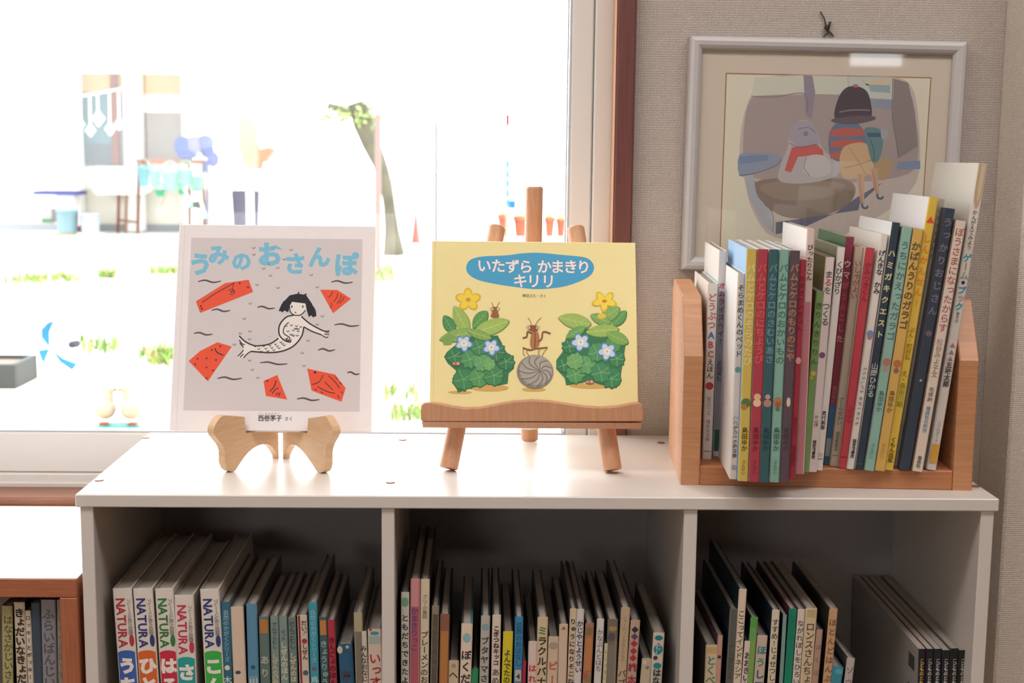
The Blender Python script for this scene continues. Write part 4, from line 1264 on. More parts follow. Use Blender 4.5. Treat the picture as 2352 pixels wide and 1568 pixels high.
leaf(825, 742, 165, 74, 12, 'a0bc64', 'bccc84', '6c9248')
leaf(965, 790, 165, 62, -6, '9cba60', 'bccc80', '6a9048')
leaf(1040, 825, 120, 62, 25, '7cac58', '9cc074', '50804a')
leaf(830, 800, 110, 46, -30, '6ea45c', '90b874', '4a7a46')
sh.poly(ell(962, 716, 22, 14), 'e6c244')
for cx, cy in ((856, 850), (990, 895)):
    flower(cx, cy, 48, 'c8d6e6', 'e0c86c', '5f8ec4', 5, .5, .9)
    sh.poly(ell(cx, cy, 16, 15), 'eceae4'); sh.poly(ell(cx, cy, 6, 6), 'd8b85c')
flower(974, 640, 62, 'f2d850', 'd0843c', 'dcbc3c', 5, 1.6, .7)
# ball, mantis, small insects
sh.poly(ell(628, 1000, 92, 84, 0, 32), '8a857c')
sh.poly(ell(632, 992, 82, 74, 0, 32), 'a8a298')
for i in range(11):
    t = 2 * math.pi * i / 11
    sh.line([(652, 995), (640 + 50 * math.cos(t) + 8 * math.sin(t), 996 + 44 * math.sin(t)), (630 + 86 * math.cos(t + .35), 1000 + 78 * math.sin(t + .35))], 4, '6c675f')
    sh.line([(652, 995), (640 + 46 * math.cos(t + .2), 996 + 40 * math.sin(t + .2)), (630 + 84 * math.cos(t + .5), 1000 + 76 * math.sin(t + .5))], 2, 'c4beb2')
br, lb_ = '8a5638', 'b07a4c'
for a in (((570, 880), (568, 905), (575, 922)), ((600, 885), (585, 900), (602, 925)), ((690, 880), (670, 905), (665, 920)), ((655, 885), (645, 900), (650, 920))):
    sh.line(list(a), 4, 'a88458')
sh.line([(565, 880), (600, 892), (630, 885), (690, 878)], 7, br)
sh.poly(smooth([(612, 800), (640, 800), (650, 840), (645, 872), (618, 888), (602, 860)], 3, True), lb_)
sh.line([(625, 795), (628, 840), (625, 885)], 5, '7c4a30')
for a in (((615, 810), (590, 800), (585, 825), (565, 832)), ((640, 850), (660, 835), (668, 800), (705, 808))):
    sh.line(list(a), 8, br)
sh.poly(smooth([(583, 775), (605, 768), (632, 768), (650, 776), (642, 790), (625, 800), (598, 792)], 3, True), br)
for x in (594, 640):
    sh.poly(ell(x, 780, 9, 8), 'dcc8a4'); sh.poly(ell(x, 781, 3, 3), '4a3020')
for a in (((610, 768), (602, 745), (590, 730)), ((628, 768), (640, 745), (658, 728))):
    sh.line(list(a), 3, '8c7a48')
sh.poly(smooth([(402, 685), (425, 676), (450, 685), (440, 700), (445, 728), (405, 728), (412, 702)], 3, True), '9a6440')
for x in (412, 440):
    sh.poly(ell(x, 688, 6, 6), 'dcc8a4')
for a in (((418, 678), (410, 655)), ((434, 678), (448, 652))):
    sh.line(list(a), 3, '8c7a48', sm=False)
for x, y in ((232, 965), (905, 1050)):
    sh.poly(ell(x, y, 22, 10), 'a46850'); sh.poly(ell(x + 8, y - 3, 8, 7), 'd8b098'); sh.poly(ell(x - 12, y - 2, 6, 5), 'd0a890')
sh.done('cover_print', book_k)

# ================================================================== FRAMED PICTURE ON THE WALL
FY = WY - .0185
ftl, ftr, fbl = atY(1586, 81, FY), atY(2225, 95, FY), atY(1575, 620, FY)
fx = (ftr - ftl).normalized(); fz = Vector((-fx.z, 0, fx.x))
fW = (ftr - ftl).length; fH = (ftl - fbl).length
fo = ftl - fz * fH
fr = thing('framed_picture', 'silver-white framed picture of a train seat, hanging on the woven wallpaper', 'picture', frame_matrix(fo, fx, Vector((0, 1, 0)), fz))
rw = .0168
prof = [(0, .0165), (0, .004), (.002, .0012), (.006, 0), (.011, .0006), (.0145, .003), (rw, .0062), (rw, .0165)]   # (inwards, depth)
SILV = mat('silver_white_lacquer', 'bcb8b8', rough=.35, spec=.6)
cor = [(0, 0), (fW, 0), (fW, fH), (0, fH)]; inn = [(1, 1), (-1, 1), (-1, -1), (1, -1)]
for i in range(4):
    j = (i + 1) % 4
    mb = MB()
    A = [(cor[i][0] + inn[i][0] * a, d, cor[i][1] + inn[i][1] * a) for a, d in prof]
    B_ = [(cor[j][0] + inn[j][0] * a, d, cor[j][1] + inn[j][1] * a) for a, d in prof]
    n = len(prof)
    mb.mesh(A + B_, [(k, (k + 1) % n, n + (k + 1) % n, n + k) for k in range(n)] + [tuple(range(n)), tuple(range(2 * n - 1, n - 1, -1))])
    mb.build('frame_rail', SILV, fr)
mb = MB(); mb.box((rw - .001, .0105, rw - .001), (fW - rw + .001, .0125, fH - rw + .001))
mb.build('mount', mat('beige_mount_card', 'd4c6b6', rough=.9, noise=.02, nscale=200), fr)
mb = MB(); mb.box((rw, .0072, rw), (fW - rw, .0088, fH - rw))
mb.build('pane', PGLASS, fr)
iFR = fr.matrix_world.inverted()


class WallSheet(Sheet):
    def __init__(s):
        s.mb = MB(); s.k = 0; s.lift = .000007

    def to3(s, x, y):
        p = iFR @ atY(1560 + x / 2.529, 20 + y / 2.529, WY - .008)
        return (p.x, .01035 - s.k * s.lift * .25, p.z)


sh = WallSheet()
sh.poly([(270, 372), (1466, 398), (1395, 1480), (232, 1460)], 'a07c5c')
sh.poly([(277, 380), (1459, 405), (1390, 1474), (239, 1454)], 'ded8c4')
mauve = 'a89a98'
sh.poly(smooth([(430, 480), (520, 400), (720, 384), (1000, 392), (1250, 398), (1340, 440), (1380, 560), (1400, 800), (1390, 960), (1340, 1060), (1200, 1180), (900, 1330), (560, 1330), (430, 1180), (380, 1000), (350, 850), (370, 640)], 4, True), 'c4b8b0')
sh.poly(smooth([(430, 510), (560, 500), (720, 500), (760, 480), (1000, 500), (1240, 520), (1340, 500), (1370, 620), (1390, 820), (1330, 960), (1000, 1010), (700, 1010), (430, 980), (375, 880), (380, 650)], 4, True), mauve)
sh.poly([(440, 400), (720, 388), (725, 490), (420, 508)], 'cfd0c0')
sh.poly([(778, 392), (975, 396), (980, 500), (790, 495)], 'cdcebf')
sh.poly([(985, 396), (1240, 402), (1238, 528), (990, 510)], 'c0cac2')
sh.poly([(1040, 396), (1080, 440), (1140, 410), (1236, 402), (1236, 430), (1180, 440), (1110, 450)], 'd4c0a4')
sh.poly([(1100, 440), (1225, 445), (1225, 490), (1110, 480)], '9cacb0')
sh.poly([(722, 386), (772, 388), (790, 480), (770, 640), (735, 620), (728, 500)], '948a98')
sh.line([(420, 508), (560, 512), (725, 492), (745, 600)], 4, '75707c')
sh.poly([(1100, 530), (1235, 530), (1235, 585), (1110, 575)], '9098a8')
sh.poly([(1245, 405), (1330, 430), (1370, 600), (1385, 800), (1270, 870), (1240, 640)], '8e8484')
sh.line([(1240, 405), (1238, 640), (1260, 760), (1275, 860)], 4, '75707c')
# arm rests
sh.poly(smooth([(348, 850), (440, 838), (560, 842), (590, 870), (560, 910), (420, 960), (350, 968)], 3, True), '8f9ab0')
sh.poly([(348, 860), (440, 850), (520, 850), (515, 880), (350, 905)], '7a8cac')
sh.poly([(1270, 890), (1400, 882), (1400, 930), (1262, 935)], '8492ae')
sh.line([(345, 968), (440, 955), (560, 912), (592, 872)], 4, '6a6670')
# seat cushion and base
sh.poly(smooth([(440, 1010), (560, 985), (760, 985), (930, 985), (1010, 1015), (1020, 1080), (960, 1150), (820, 1205), (640, 1215), (520, 1160), (460, 1090)], 4, True), '8c7c70')
sh.poly(smooth([(470, 1030), (600, 1000), (800, 1000), (960, 1020), (900, 1080), (760, 1110), (600, 1110), (510, 1080)], 4, True), '9a8a7c')
sh.poly(smooth([(1140, 880), (1200, 870), (1240, 890), (1225, 950), (1180, 1000), (1130, 960)], 3, True), 'b49c78')
sh.poly([(380, 970), (430, 965), (450, 1080), (530, 1180), (545, 1300), (480, 1250), (400, 1080)], 'aeb0b8')
sh.poly([(560, 1240), (1040, 1170), (1050, 1130), (1180, 1010), (1040, 1090), (900, 1190), (700, 1280), (560, 1310)], '6e7084')
sh.line([(440, 1000), (460, 1090), (540, 1185), (545, 1300)], 4, '75707c')
# luggage lying on the seat: a grey knapsack with a red strap, a striped bundle under a dark cap, a beige cushion, two umbrellas
grey = 'b8b2b4'
sh.poly(smooth([(575, 990), (600, 880), (632, 800), (640, 720), (690, 655), (750, 650), (800, 710), (822, 790), (870, 850), (930, 890), (925, 960), (860, 990), (770, 1010), (660, 1015)], 4, True), grey)
sh.poly(smooth([(640, 760), (650, 690), (700, 655), (760, 655), (806, 720), (815, 790), (730, 815)], 3, True), 'a6a0ac')
sh.poly([(655, 805), (800, 790), (835, 820), (840, 870), (800, 850), (690, 860), (650, 950), (612, 940), (640, 850)], 'c8645f')
sh.poly(smooth([(740, 860), (830, 850), (880, 900), (870, 960), (780, 980), (720, 940)], 3, True), 'c6c0c0')
sh.line([(640, 780), (700, 803), (800, 785)], 4, '6e6870'); sh.line([(740, 862), (725, 920), (760, 975)], 4, '7c767c'); sh.line([(690, 700), (750, 690), (790, 720)], 4, '7c767c')
sh.poly([(722, 712), (748, 712), (748, 738), (722, 738)], '8a848c')
sh.poly(smooth([(870, 730), (920, 660), (1000, 650), (1060, 690), (1090, 790), (1060, 860), (960, 890), (880, 860)], 4, True), '6a7c94')
for y0, y1 in ((700, 735), (765, 800), (830, 865)):
    sh.poly([(878, y0 + 5), (960, y0 - 10), (1072, y0), (1085, y1), (960, y1 + 8), (878, y1 + 6)], 'b8665f')
sh.poly(smooth([(905, 640), (920, 530), (965, 462), (1030, 450), (1090, 480), (1115, 560), (1110, 630), (1010, 655)], 4, True), '544a54')
sh.poly(smooth([(890, 640), (1000, 625), (1120, 622), (1135, 645), (1010, 672), (900, 662)], 3, True), '6b5f68')
sh.line([(930, 600), (1010, 588), (1108, 590)], 8, '8c7c80')
sh.poly(ell(1024, 448, 16, 10), 'c06c70')
sh.poly(smooth([(930, 900), (960, 800), (1080, 780), (1110, 860), (1130, 940), (1060, 975), (960, 985)], 4, True), 'ccac88')
sh.line([(955, 925), (1040, 905), (1115, 880)], 4, '9a7c5c'); sh.line([(985, 805), (1030, 870), (1085, 965)], 3, '9a7c5c')
for x0, y0, x1, y1 in ((1050, 960, 1062, 1130), (1125, 930, 1150, 1075)):
    sh.poly([(x0 - 24, y0), (x0 + 26, y0 - 4), (x1 + 12, y1), (x1 - 8, y1)], 'c8a48c')
    sh.line([(x0 - 4, y0), (x1 - 2, y1)], 4, '9c7c68', sm=False)
    sh.line([(x1, y1), (x1 + 4, y1 + 22), (x1 + 24, y1 + 28), (x1 + 34, y1 + 14)], 12, '5a6c84')
sh.poly(smooth([(1075, 700), (1130, 690), (1175, 710), (1185, 780), (1160, 880), (1120, 890), (1095, 800)], 3, True), '6b8a90')
sh.poly([(1090, 720), (1170, 720), (1172, 745), (1095, 745)], '50687a')
sh.line([(1110, 760), (1130, 820), (1130, 885)], 5, '46645c')
sh.poly(smooth([(1170, 700), (1205, 698), (1212, 735), (1180, 760)], 3, True), 'a4a4ac')
sh.done('print', fr)

# nail and the knotted cord that hold the frame
nk = thing('picture_hook', 'dark nail with a knotted cord above the silver-white frame', 'hook', atY(1900, 60, WY))
no = nk.location.copy()
mb = MB()
def wp(x, y, d=.003): return atY(x, y, WY - d) - no
mb.tube([wp(1884, 27), wp(1893, 42), wp(1897, 58), wp(1903, 72)], .0009, 6)
mb.tube([wp(1907, 50), wp(1904, 60), wp(1899, 66), wp(1906, 76)], .0016, 6)
mb.tube([wp(1894, 62), wp(1900, 70), wp(1908, 76), wp(1914, 84)], .0012, 6)
mb.tube([wp(1905, 74), wp(1897, 79), wp(1891, 84)], .0011, 6)
mb.build('cord', mat('dark_cord', '4a433c', rough=.8), nk)
mb = MB(); mb.tube([wp(1900, 64, 0), wp(1900, 63, .007)], .0016, 8); mb.lathe([(.0028, -.0028), (.0034, 0), (.0028, .0028)], 10, wp(1900, 63, .006))
mb.build('nail', mat('dark_metal', '3c3835', rough=.5, metal=.6), nk)

# ================================================================== THE YARD BEHIND THE GLASS
def gp(x, y, z=0.):
    return atZ(x, y, z)


mb = MB(); mb.box((-60, .55, -.4), (60, 90, 0))
struct('ground', mb, mat('pale_sand', 'd8cdbc', rough=.95, noise=.08, nscale=3))
Yp = gp(200, 604).y                       # front edge of the raised terrace
zp = atY(200, 592, Yp).z                  # its height
Yw = gp(300, 531, zp).y                   # wall of the building opposite
mb = MB(); mb.box((-14, Yp, 0), (atY(640, 560, Yp).x, Yw + 3, zp), bev=.02)
struct('terrace', mb, mat('pale_concrete', 'cfccc8', rough=.9, noise=.05, nscale=2))


def rect(mb, x0, y0, x1, y1, Y, d=.1, col=(1, 1, 1, 1), mi=0, bev=0):
    a, b = atY(x0, y1, Y), atY(x1, y0, Y)
    mb.box((a.x, Y, a.z), (b.x, Y + d, b.z), col, mi, bev)


PAINT = mat('outdoor_paint', attr=True, rough=.6, spec=.3, noise=.05, nscale=4)
CLOTH = mat('outdoor_cloth', attr=True, rough=.9, spec=.1, noise=.08, nscale=8)
PLAS = mat('outdoor_plastic', attr=True, rough=.4, spec=.4)


def out_thing(name, label, cat, p, group=None):
    return thing(name, label, cat, Vector(p), group)


def part(root, name, mb, m=PAINT):
    o = Vector(root.location)
    mb.v = [tuple(Vector(v) - o) for v in mb.v]
    return mb.build(name, m, root)


# ---- low white building opposite, with a covered terrace
bl = out_thing('nursery_building', 'low white building with porch posts and a dark window across the yard', 'building', (atY(200, 400, Yw).x, Yw, zp))
mb = MB(); rect(mb, -420, 165, 480, 531, Yw, .25, rgb('d6d2c6')); part(bl, 'wall', mb)
mb = MB(); rect(mb, -420, 517, 480, 531, Yw - .06, .05, rgb('8a8c90')); part(bl, 'plinth', mb)
mb = MB(); rect(mb, 180, 168, 430, 214, Yw - .05, .045, rgb('a08a64')); part(bl, 'lintel', mb)
mb = MB(); rect(mb, 178, 214, 256, 380, Yw - .06, .03, rgb('4a5054'))
f_ = part(bl, 'window', mb)
for x0, x1 in ((181, 214), (218, 253)):
    mb = MB(); rect(mb, x0, 218, x1, 330, Yw - .075, .01, rgb('3c5a60')); o = part(bl, 'pane', mb, PLAS); 
mb = MB(); rect(mb, 258, 170, 268, 380, Yw - .10, .09, rgb('6a3c28')); part(bl, 'post', mb)
mb = MB(); rect(mb, 270, 215, 312, 380, Yw - .05, .03, rgb('77706c')); part(bl, 'door', mb)
mb = MB(); rect(mb, 318, 258, 418, 372, Yw - .05, .03, rgb('7c746e')); part(bl, 'door', mb)
mb = MB(); rect(mb, 318, 249, 424, 257, Yw - .08, .05, rgb('dedad2')); part(bl, 'lintel', mb)
mb = MB(); rect(mb, 90, 225, 136, 390, Yw - .05, .03, rgb('a8a49c')); part(bl, 'door', mb)
for x in (137, 292, 424):
    mb = MB(); rect(mb, x, 150, x + (36 if x < 200 else 24 if x < 400 else 12), 531, Yw - .35, .3, rgb('e6e4e0')); part(bl, 'porch_post', mb)
a = atY(-420, 155, Yp); b = atY(500, 155, Yp)
mb = MB(); mb.prism([(Yp - .5, a.z - .05), (Yp - .5, a.z + .12), (Yw + 3, a.z + 1.2), (Yw + 3, a.z + 1.0)], (0, 1, 0), (0, 0, 1), (1, 0, 0), b.x - a.x, origin=(a.x, 0, 0), col=rgb('d0d0d0')); part(bl, 'roof', mb)

# ---- hanging paper ornaments on a cord under the porch
Yo = Yp + .5
mb = MB()
cpts = [atY(x, y, Yo) for x, y in ((178, 222), (205, 217), (235, 212), (265, 206), (290, 201))]
mb.tube(cpts, .012, 6, rgb('d8d4cc'))
gl = out_thing('hanging_cord', 'white cord strung under the porch of the building opposite', 'cord', cpts[0]); part(gl, 'cord', mb, CLOTH)
for i, (x, y, r, yt, c, lab) in enumerate(((226, 272, 15, 214, 'd6dce0', 'large white diamond ornament hanging from the porch cord'), (208, 299, 12, 218, 'c2d4d4', 'round white ornament low on the porch cord'), (253, 296, 13, 209, '8cb4c4', 'pale blue ornament hanging from the porch cord'),
                                           (274, 285, 12, 204, 'd8b0c0', 'pink ornament hanging from the porch cord'), (185, 285, 11, 221, '9cc0cc', 'blue-white ornament at the window side of the porch cord'))):
    p = atY(x, y, Yo); s_ = r * (Yo - CP.y) / FPX
    t = out_thing('paper_ornament', lab, 'ornament', p, 'paper ornaments under the porch')
    mb = MB(); mb.lathe([(.01, -s_ * 1.15), (s_ * .5, -s_ * .62), (s_, 0), (s_ * .5, s_ * .62), (.01, s_ * 1.15)], 10, p, rgb(c)); part(t, 'body', mb, PLAS)
    mb = MB(); mb.tube([p + Vector((0, 0, s_ * 1.1)), atY(x - 2, yt, Yo)], .012, 5, rgb('d0ccc4')); part(t, 'string', mb, CLOTH)

# ---- rack of sand toys with a blue cloth over its end
Yr = gp(300, 537, zp).y
def yz(x, y, Y=None): return atY(x, y, Y or Yr)
rkk = out_thing('toy_rack', 'orange-topped rail rack hung with sand toys on the terrace', 'rack', yz(395, 522))
mb = MB(); rect(mb, 312, 366, 470, 376, Yr, .08, rgb('94502c')); part(rkk, 'rail', mb)
for x, x2 in ((318, 316), (466, 470), (434, 436)):
    mb = MB(); mb.tube([yz(x, 372, Yr + .05), yz(x2, 535, Yr + .05)], .022, 8, rgb('6c4836')); part(rkk, 'leg', mb)
mb = MB(); mb.tube([yz(440, 470, Yr + .05), yz(472, 470, Yr + .05)], .05, 8, rgb('5c5a58')); part(rkk, 'shelf', mb)
for i, (x, y, w_, h_, c, lab) in enumerate(((330, 405, 14, 22, '6a9aa0', 'pale turquoise bucket hanging first on the toy rack'), (356, 410, 12, 18, '649a90', 'mint bucket hanging on the toy rack'), (392, 415, 19, 21, '6aa09c', 'big pale mint bucket in the middle of the toy rack'),
                                             (428, 408, 17, 18, '62a08c', 'light green bucket near the blue cloth on the toy rack'), (452, 422, 15, 17, '4a9a70', 'bright green bucket at the end of the toy rack'), (418, 432, 10, 14, '2c9862', 'small green bucket hanging low on the toy rack'), (368, 443, 11, 8, '3a9c74', 'small green scoop low on the toy rack'))):
    p = yz(x, y, Yr - .16); k = (Yr - CP.y) / FPX
    t = out_thing('sand_bucket', lab, 'bucket', p, 'sand toys on the terrace rack')
    mb = MB(); mb.lathe([(w_ * .62 * k, -h_ * k), (w_ * .7 * k, -h_ * k * .96), (w_ * k, h_ * k * .8), (w_ * 1.08 * k, h_ * k * .82), (w_ * 1.08 * k, h_ * k), (w_ * .95 * k, h_ * k)], 14, p, rgb(c)); part(t, 'body', mb, PLAS)
    mb = MB(); mb.tube([p + Vector((w_ * k * math.cos(a) * 1.0, 0, h_ * k * .9 + w_ * k * 1.3 * math.sin(a))) for a in [math.pi * j / 8 for j in range(9)]], .012, 5, rgb(c)); part(t, 'handle', mb, PLAS)
for i, (x0, y0, x1, y1, lab) in enumerate(((385, 440, 368, 478, 'thin brown toy spade handle under the toy rack'), (422, 430, 437, 466, 'white toy spade hanging from the toy rack'), (455, 440, 470, 492, 'second white toy spade at the rack end'))):
    t = out_thing('toy_spade', lab, 'spade', yz(x0, y0, Yr - .2))
    mb = MB(); mb.tube([yz(x0, y0, Yr - .2), yz(x1, y1, Yr - .2)], .02 if i else .008, 6, rgb('d8e0d8' if i else '8a7a60')); part(t, 'shaft', mb, PLAS)
    mb = MB(); rect(mb, x1 - 4, y1 - 2, x1 + 4, y1 + 9, Yr - .21, .015, rgb('8cd8b0')); part(t, 'blade', mb, PLAS)
cl = out_thing('blue_cloth', 'lavender blue cloth heaped over the end of the toy rack', 'cloth', yz(450, 350))
blobs = []
mb = MB()
for x, y, rx, ry, c in ((420, 335, 20, 22, '404e86'), (446, 332, 20, 20, '6c6a8a'), (472, 328, 20, 18, '505890'), (476, 346, 16, 16, '343f70'), (490, 366, 14, 18, '464a80'), (430, 356, 22, 10, '404c82'), (472, 382, 7, 14, '3c4264')):
    p = yz(x, y, Yr - .1); k = (Yr - CP.y) / FPX
    mb.lathe([(rx * k * math.sin(math.pi * j / 8) + .002, -ry * k * math.cos(math.pi * j / 8)) for j in range(9)], 12, p, rgb(c), sy=.6)
part(cl, 'folds', mb, CLOTH)
t = out_thing('steel_pole', 'slim grey pole standing behind the blue cloth', 'pole', yz(477, 520, Yr + .2))
mb = MB(); mb.tube([yz(478, 385, Yr + .2), yz(476, 534, Yr + .2)], .03, 8, rgb('7c7c8c')); part(t, 'shaft', mb)

# ---- tables and tubs on the terrace
t = out_thing('blue_table', 'round white tub table with a thin blue top on the terrace', 'table', yz(122, 545))
mb = MB(); rect(mb, 76, 440, 176, 447, Yr - .2, .5, rgb('383f7a')); part(t, 'table_top', mb)
mb = MB(); rect(mb, 130, 447, 168, 475, Yr - .05, .3, rgb('d4d0cc')); part(t, 'support', mb)
for i, (x, y0, y1, w_, c, lab) in enumerate(((156, 482, 543, 24, '7c98a0', 'tall pale blue tub under the blue table'), (208, 490, 541, 22, 'a8acb4', 'white tub beside the pale blue tub'))):
    p = yz(x, y1, Yr - .3); q = yz(x, y0, Yr - .3); k = (Yr - CP.y) / FPX
    t = out_thing('tub', lab, 'tub', p)
    mb = MB(); hh_ = q.z - p.z; mb.lathe([(w_ * .85 * k, 0), (w_ * k, hh_ * .95), (w_ * 1.06 * k, hh_ * .96), (w_ * 1.06 * k, hh_), (w_ * .9 * k, hh_)], 16, p, rgb(c)); part(t, 'body', mb, PLAS)
    mb = MB(); mb.lathe([(w_ * 1.35 * k, 0), (w_ * 1.45 * k, .03), (w_ * 1.0 * k, .05), (w_ * .9 * k, .02)], 16, p, rgb('b08420' if i == 0 else 'c8d8dc')); part(t, 'base_ring', mb, PLAS)
t = out_thing('crate', 'small dark green and grey crate beside the tubs', 'crate', yz(110, 508))
mb = MB(); rect(mb, 96, 480, 118, 512, Yr - .1, .3, rgb('9a9490')); part(t, 'box', mb, PLAS)
mb = MB(); rect(mb, 95, 503, 118, 511, Yr - .12, .02, rgb('3c6c50')); part(t, 'label_panel', mb, PLAS)
t = out_thing('red_ball', 'small pink red ball behind the tubs', 'ball', yz(186, 525, Yr - .1))
mb = MB(); k = (Yr - CP.y) / FPX; mb.lathe([(8 * k * math.sin(math.pi * j / 6) + .002, -8 * k * math.cos(math.pi * j / 6)) for j in range(7)], 12, yz(186, 525, Yr - .1), rgb('c85068')); part(t, 'body', mb, PLAS)
t = out_thing('white_table', 'white topped table with thin orange legs on the terrace', 'table', yz(280, 525))
mb = MB(); rect(mb, 214, 384, 330, 447, Yr + .1, .5, rgb('e4e2e0'), bev=.04); part(t, 'cloth', mb, CLOTH)
for x, c in ((272, '6c3824'), (290, '84604e'), (318, '806050')):
    mb = MB(); mb.tube([yz(x + 1, 447, Yr + .2), yz(x - 1, 534, Yr + .2)], .022, 8, rgb(c)); part(t, 'leg', mb)
mb = MB(); mb.tube([yz(272, 505, Yr + .2), yz(318, 510, Yr + .2)], .014, 6, rgb('6c3824')); part(t, 'stretcher', mb)

# ---- chair, waste basket
Yc = Yp + .5
t = out_thing('garden_chair', 'tan moulded chair standing on the bright terrace', 'chair', atY(580, 470, Yc))
mb = MB(); mb.prism([(0, 0), (-.02, .36), (.06, .41), (.20, .40), (.25, .03), (.2, -.03)], (1, 0, 0), (0, -.12, 1), (0, 1, 0), .06, origin=atY(548, 352, Yc + .2), col=rgb('8c6c50'), bev=.015); part(t, 'backrest', mb)
mb = MB(); q = atY(550, 352, Yc); mb.prism([(.0, 0), (.05, -.16), (.2, -.19), (.38, .05), (.34, .08)], (1, 0, 0), (0, 0, 1), (0, 1, 0), .4, origin=q, col=rgb('7c5640'), bev=.02); part(t, 'seat', mb)
for dx, dy in ((0.08, .05), (.28, .05), (.08, .35), (.28, .35)):
    mb = MB(); mb.tube([(q.x + dx, q.y + dy, q.z - .1), (q.x + dx, q.y + dy, zp)], .02, 6, rgb('d8d4d0')); part(t, 'leg', mb)
pb_ = atZ(566, 560, zp); k = (pb_.y - CP.y) / FPX
t = out_thing('waste_basket', 'grey wire mesh waste basket on the terrace', 'basket', pb_)
mb = MB()
for j in range(40):
    a = 2 * math.pi * j / 40
    mb.tube([pb_ + Vector((24 * k * math.cos(a), 24 * k * math.sin(a), 0)), pb_ + Vector((30 * k * math.cos(a), 30 * k * math.sin(a), 118 * k))], .016, 4, rgb('4c4856'), cap=False)
for z_ in (.05, .3, .6):
    R_ = (24 + 6 * z_) * k
    mb.tube([pb_ + Vector((R_ * math.cos(a), R_ * math.sin(a), 118 * k * z_)) for a in [2 * math.pi * j / 20 for j in range(21)]], .012, 4, rgb('6c6876'))
mb.lathe([(23.8 * k, .01), (29.8 * k, 117 * k), (29.4 * k, 117 * k), (23.4 * k, .02)], 24, pb_, rgb('5e5a68'))
part(t, 'mesh', mb)
mb = MB(); mb.lathe([(30 * k, 112 * k), (31.5 * k, 112 * k), (31.5 * k, 122 * k), (30 * k, 122 * k)], 20, pb_, rgb('3c3640')); part(t, 'rim', mb)

# ---- leaning tree trunk, thin posts, cone, pots
Yt = 15.5
tr = out_thing('tree', 'leaning mottled tree trunk with a side branch in the yard', 'tree', atY(905, 545, Yt))
k = (Yt - CP.y) / FPX
BARK = mat('bark', '4a473a', rough=.95, noise=.85, nscale=3.2, bump=.6, bscale=20)
mb = MB(); mb.tube([atY(x, y, Yt) for x, y in ((820, 235), (835, 285), (852, 330), (872, 375), (886, 420), (894, 470), (900, 530), (905, 585))], [22 * k, 24 * k, 21 * k, 17 * k, 15 * k, 14 * k, 17 * k, 26 * k], 14); part(tr, 'trunk', mb, BARK)
mb = MB(); mb.tube([atY(x, y, Yt) for x, y in ((830, 268), (800, 255), (775, 248), (752, 243))], [13 * k, 11 * k, 9 * k, 8 * k], 10); part(tr, 'branch', mb, BARK)
lf = MB(); rnd = random.Random(3)
for i in range(140):
    x, y = (rnd.gauss(785, 22), rnd.gauss(265, 10)) if i < 80 else (rnd.gauss(850, 16), rnd.gauss(262, 12))
    p = atY(x, y, Yt + rnd.uniform(-.4, .3)); s_ = .05
    a = Vector((rnd.uniform(-1, 1), rnd.uniform(-1, 1), rnd.uniform(-1, 1))).normalized() * s_; b = a.orthogonal().normalized() * s_ * .5
    lf.poly([p - a, p + b, p + a, p - b], rgb(rnd.choice(('7c8c58', '88965e', '66784a'))))
o = part(tr, 'foliage', lf, CLOTH); o['kind'] = 'stuff'


def post(name, label, x, y0, y1, w_, Y, c, segs=(), cat='post'):
    t = out_thing(name, label, cat, atY(x, y1, Y))
    k = (Y - CP.y) / FPX
    f_0 = atY(x, y1, Y); f_0.z = 0
    mb = MB(); mb.tube([f_0, atY(x, y0, Y)], w_ / 2 * k, 10, rgb(c)); part(t, 'shaft', mb)
    for nm, s0, s1, c2 in segs:
        mb = MB(); mb.tube([atY(x, s1, Y), atY(x, s0, Y)], w_ * .56 * k, 10, rgb(c2)); part(t, nm, mb)
    return t


post('yard_post', 'pale brown post crossing the tree trunk', 868, 262, 545, 15, 12.5, '6c5a56')
post('yard_post', 'thin grey post between the tree and the easel', 1002, 283, 548, 8, 14.5, '413b39')
STP = post('striped_pole', 'thin pole with a red top and blue bands behind the easel', 1166, 262, 560, 9, 14.0, '7c7264',
     [('red_top', 264, 287, '5a1420')] + [('blue_band', 370 + i * 22, 370 + i * 22 + 15, '2c6498') for i in range(5)])
mb = MB(); rect(mb, 1168, 460, 1185, 479, 14.0, .02, rgb('22508c')); part(STP, 'flag', mb, CLOTH)
pc = gp(955, 558); k = (pc.y - CP.y) / FPX
t = out_thing('traffic_cone', 'orange-pink traffic cone in the sunny yard', 'cone', pc)
mb = MB(); mb.lathe([(12 * k, 0), (10.5 * k, 3 * k), (2.5 * k, 72 * k), (1.5 * k, 73 * k)], 16, pc, rgb('94382c')); part(t, 'body', mb, PLAS)
mb = MB(); mb.box(pc + Vector((-14 * k, -14 * k, 0)), pc + Vector((14 * k, 14 * k, 2.5 * k)), rgb('94382c')); part(t, 'base', mb, PLAS)
TER = mat('terracotta', '80402e', rough=.8, noise=.08, nscale=10)
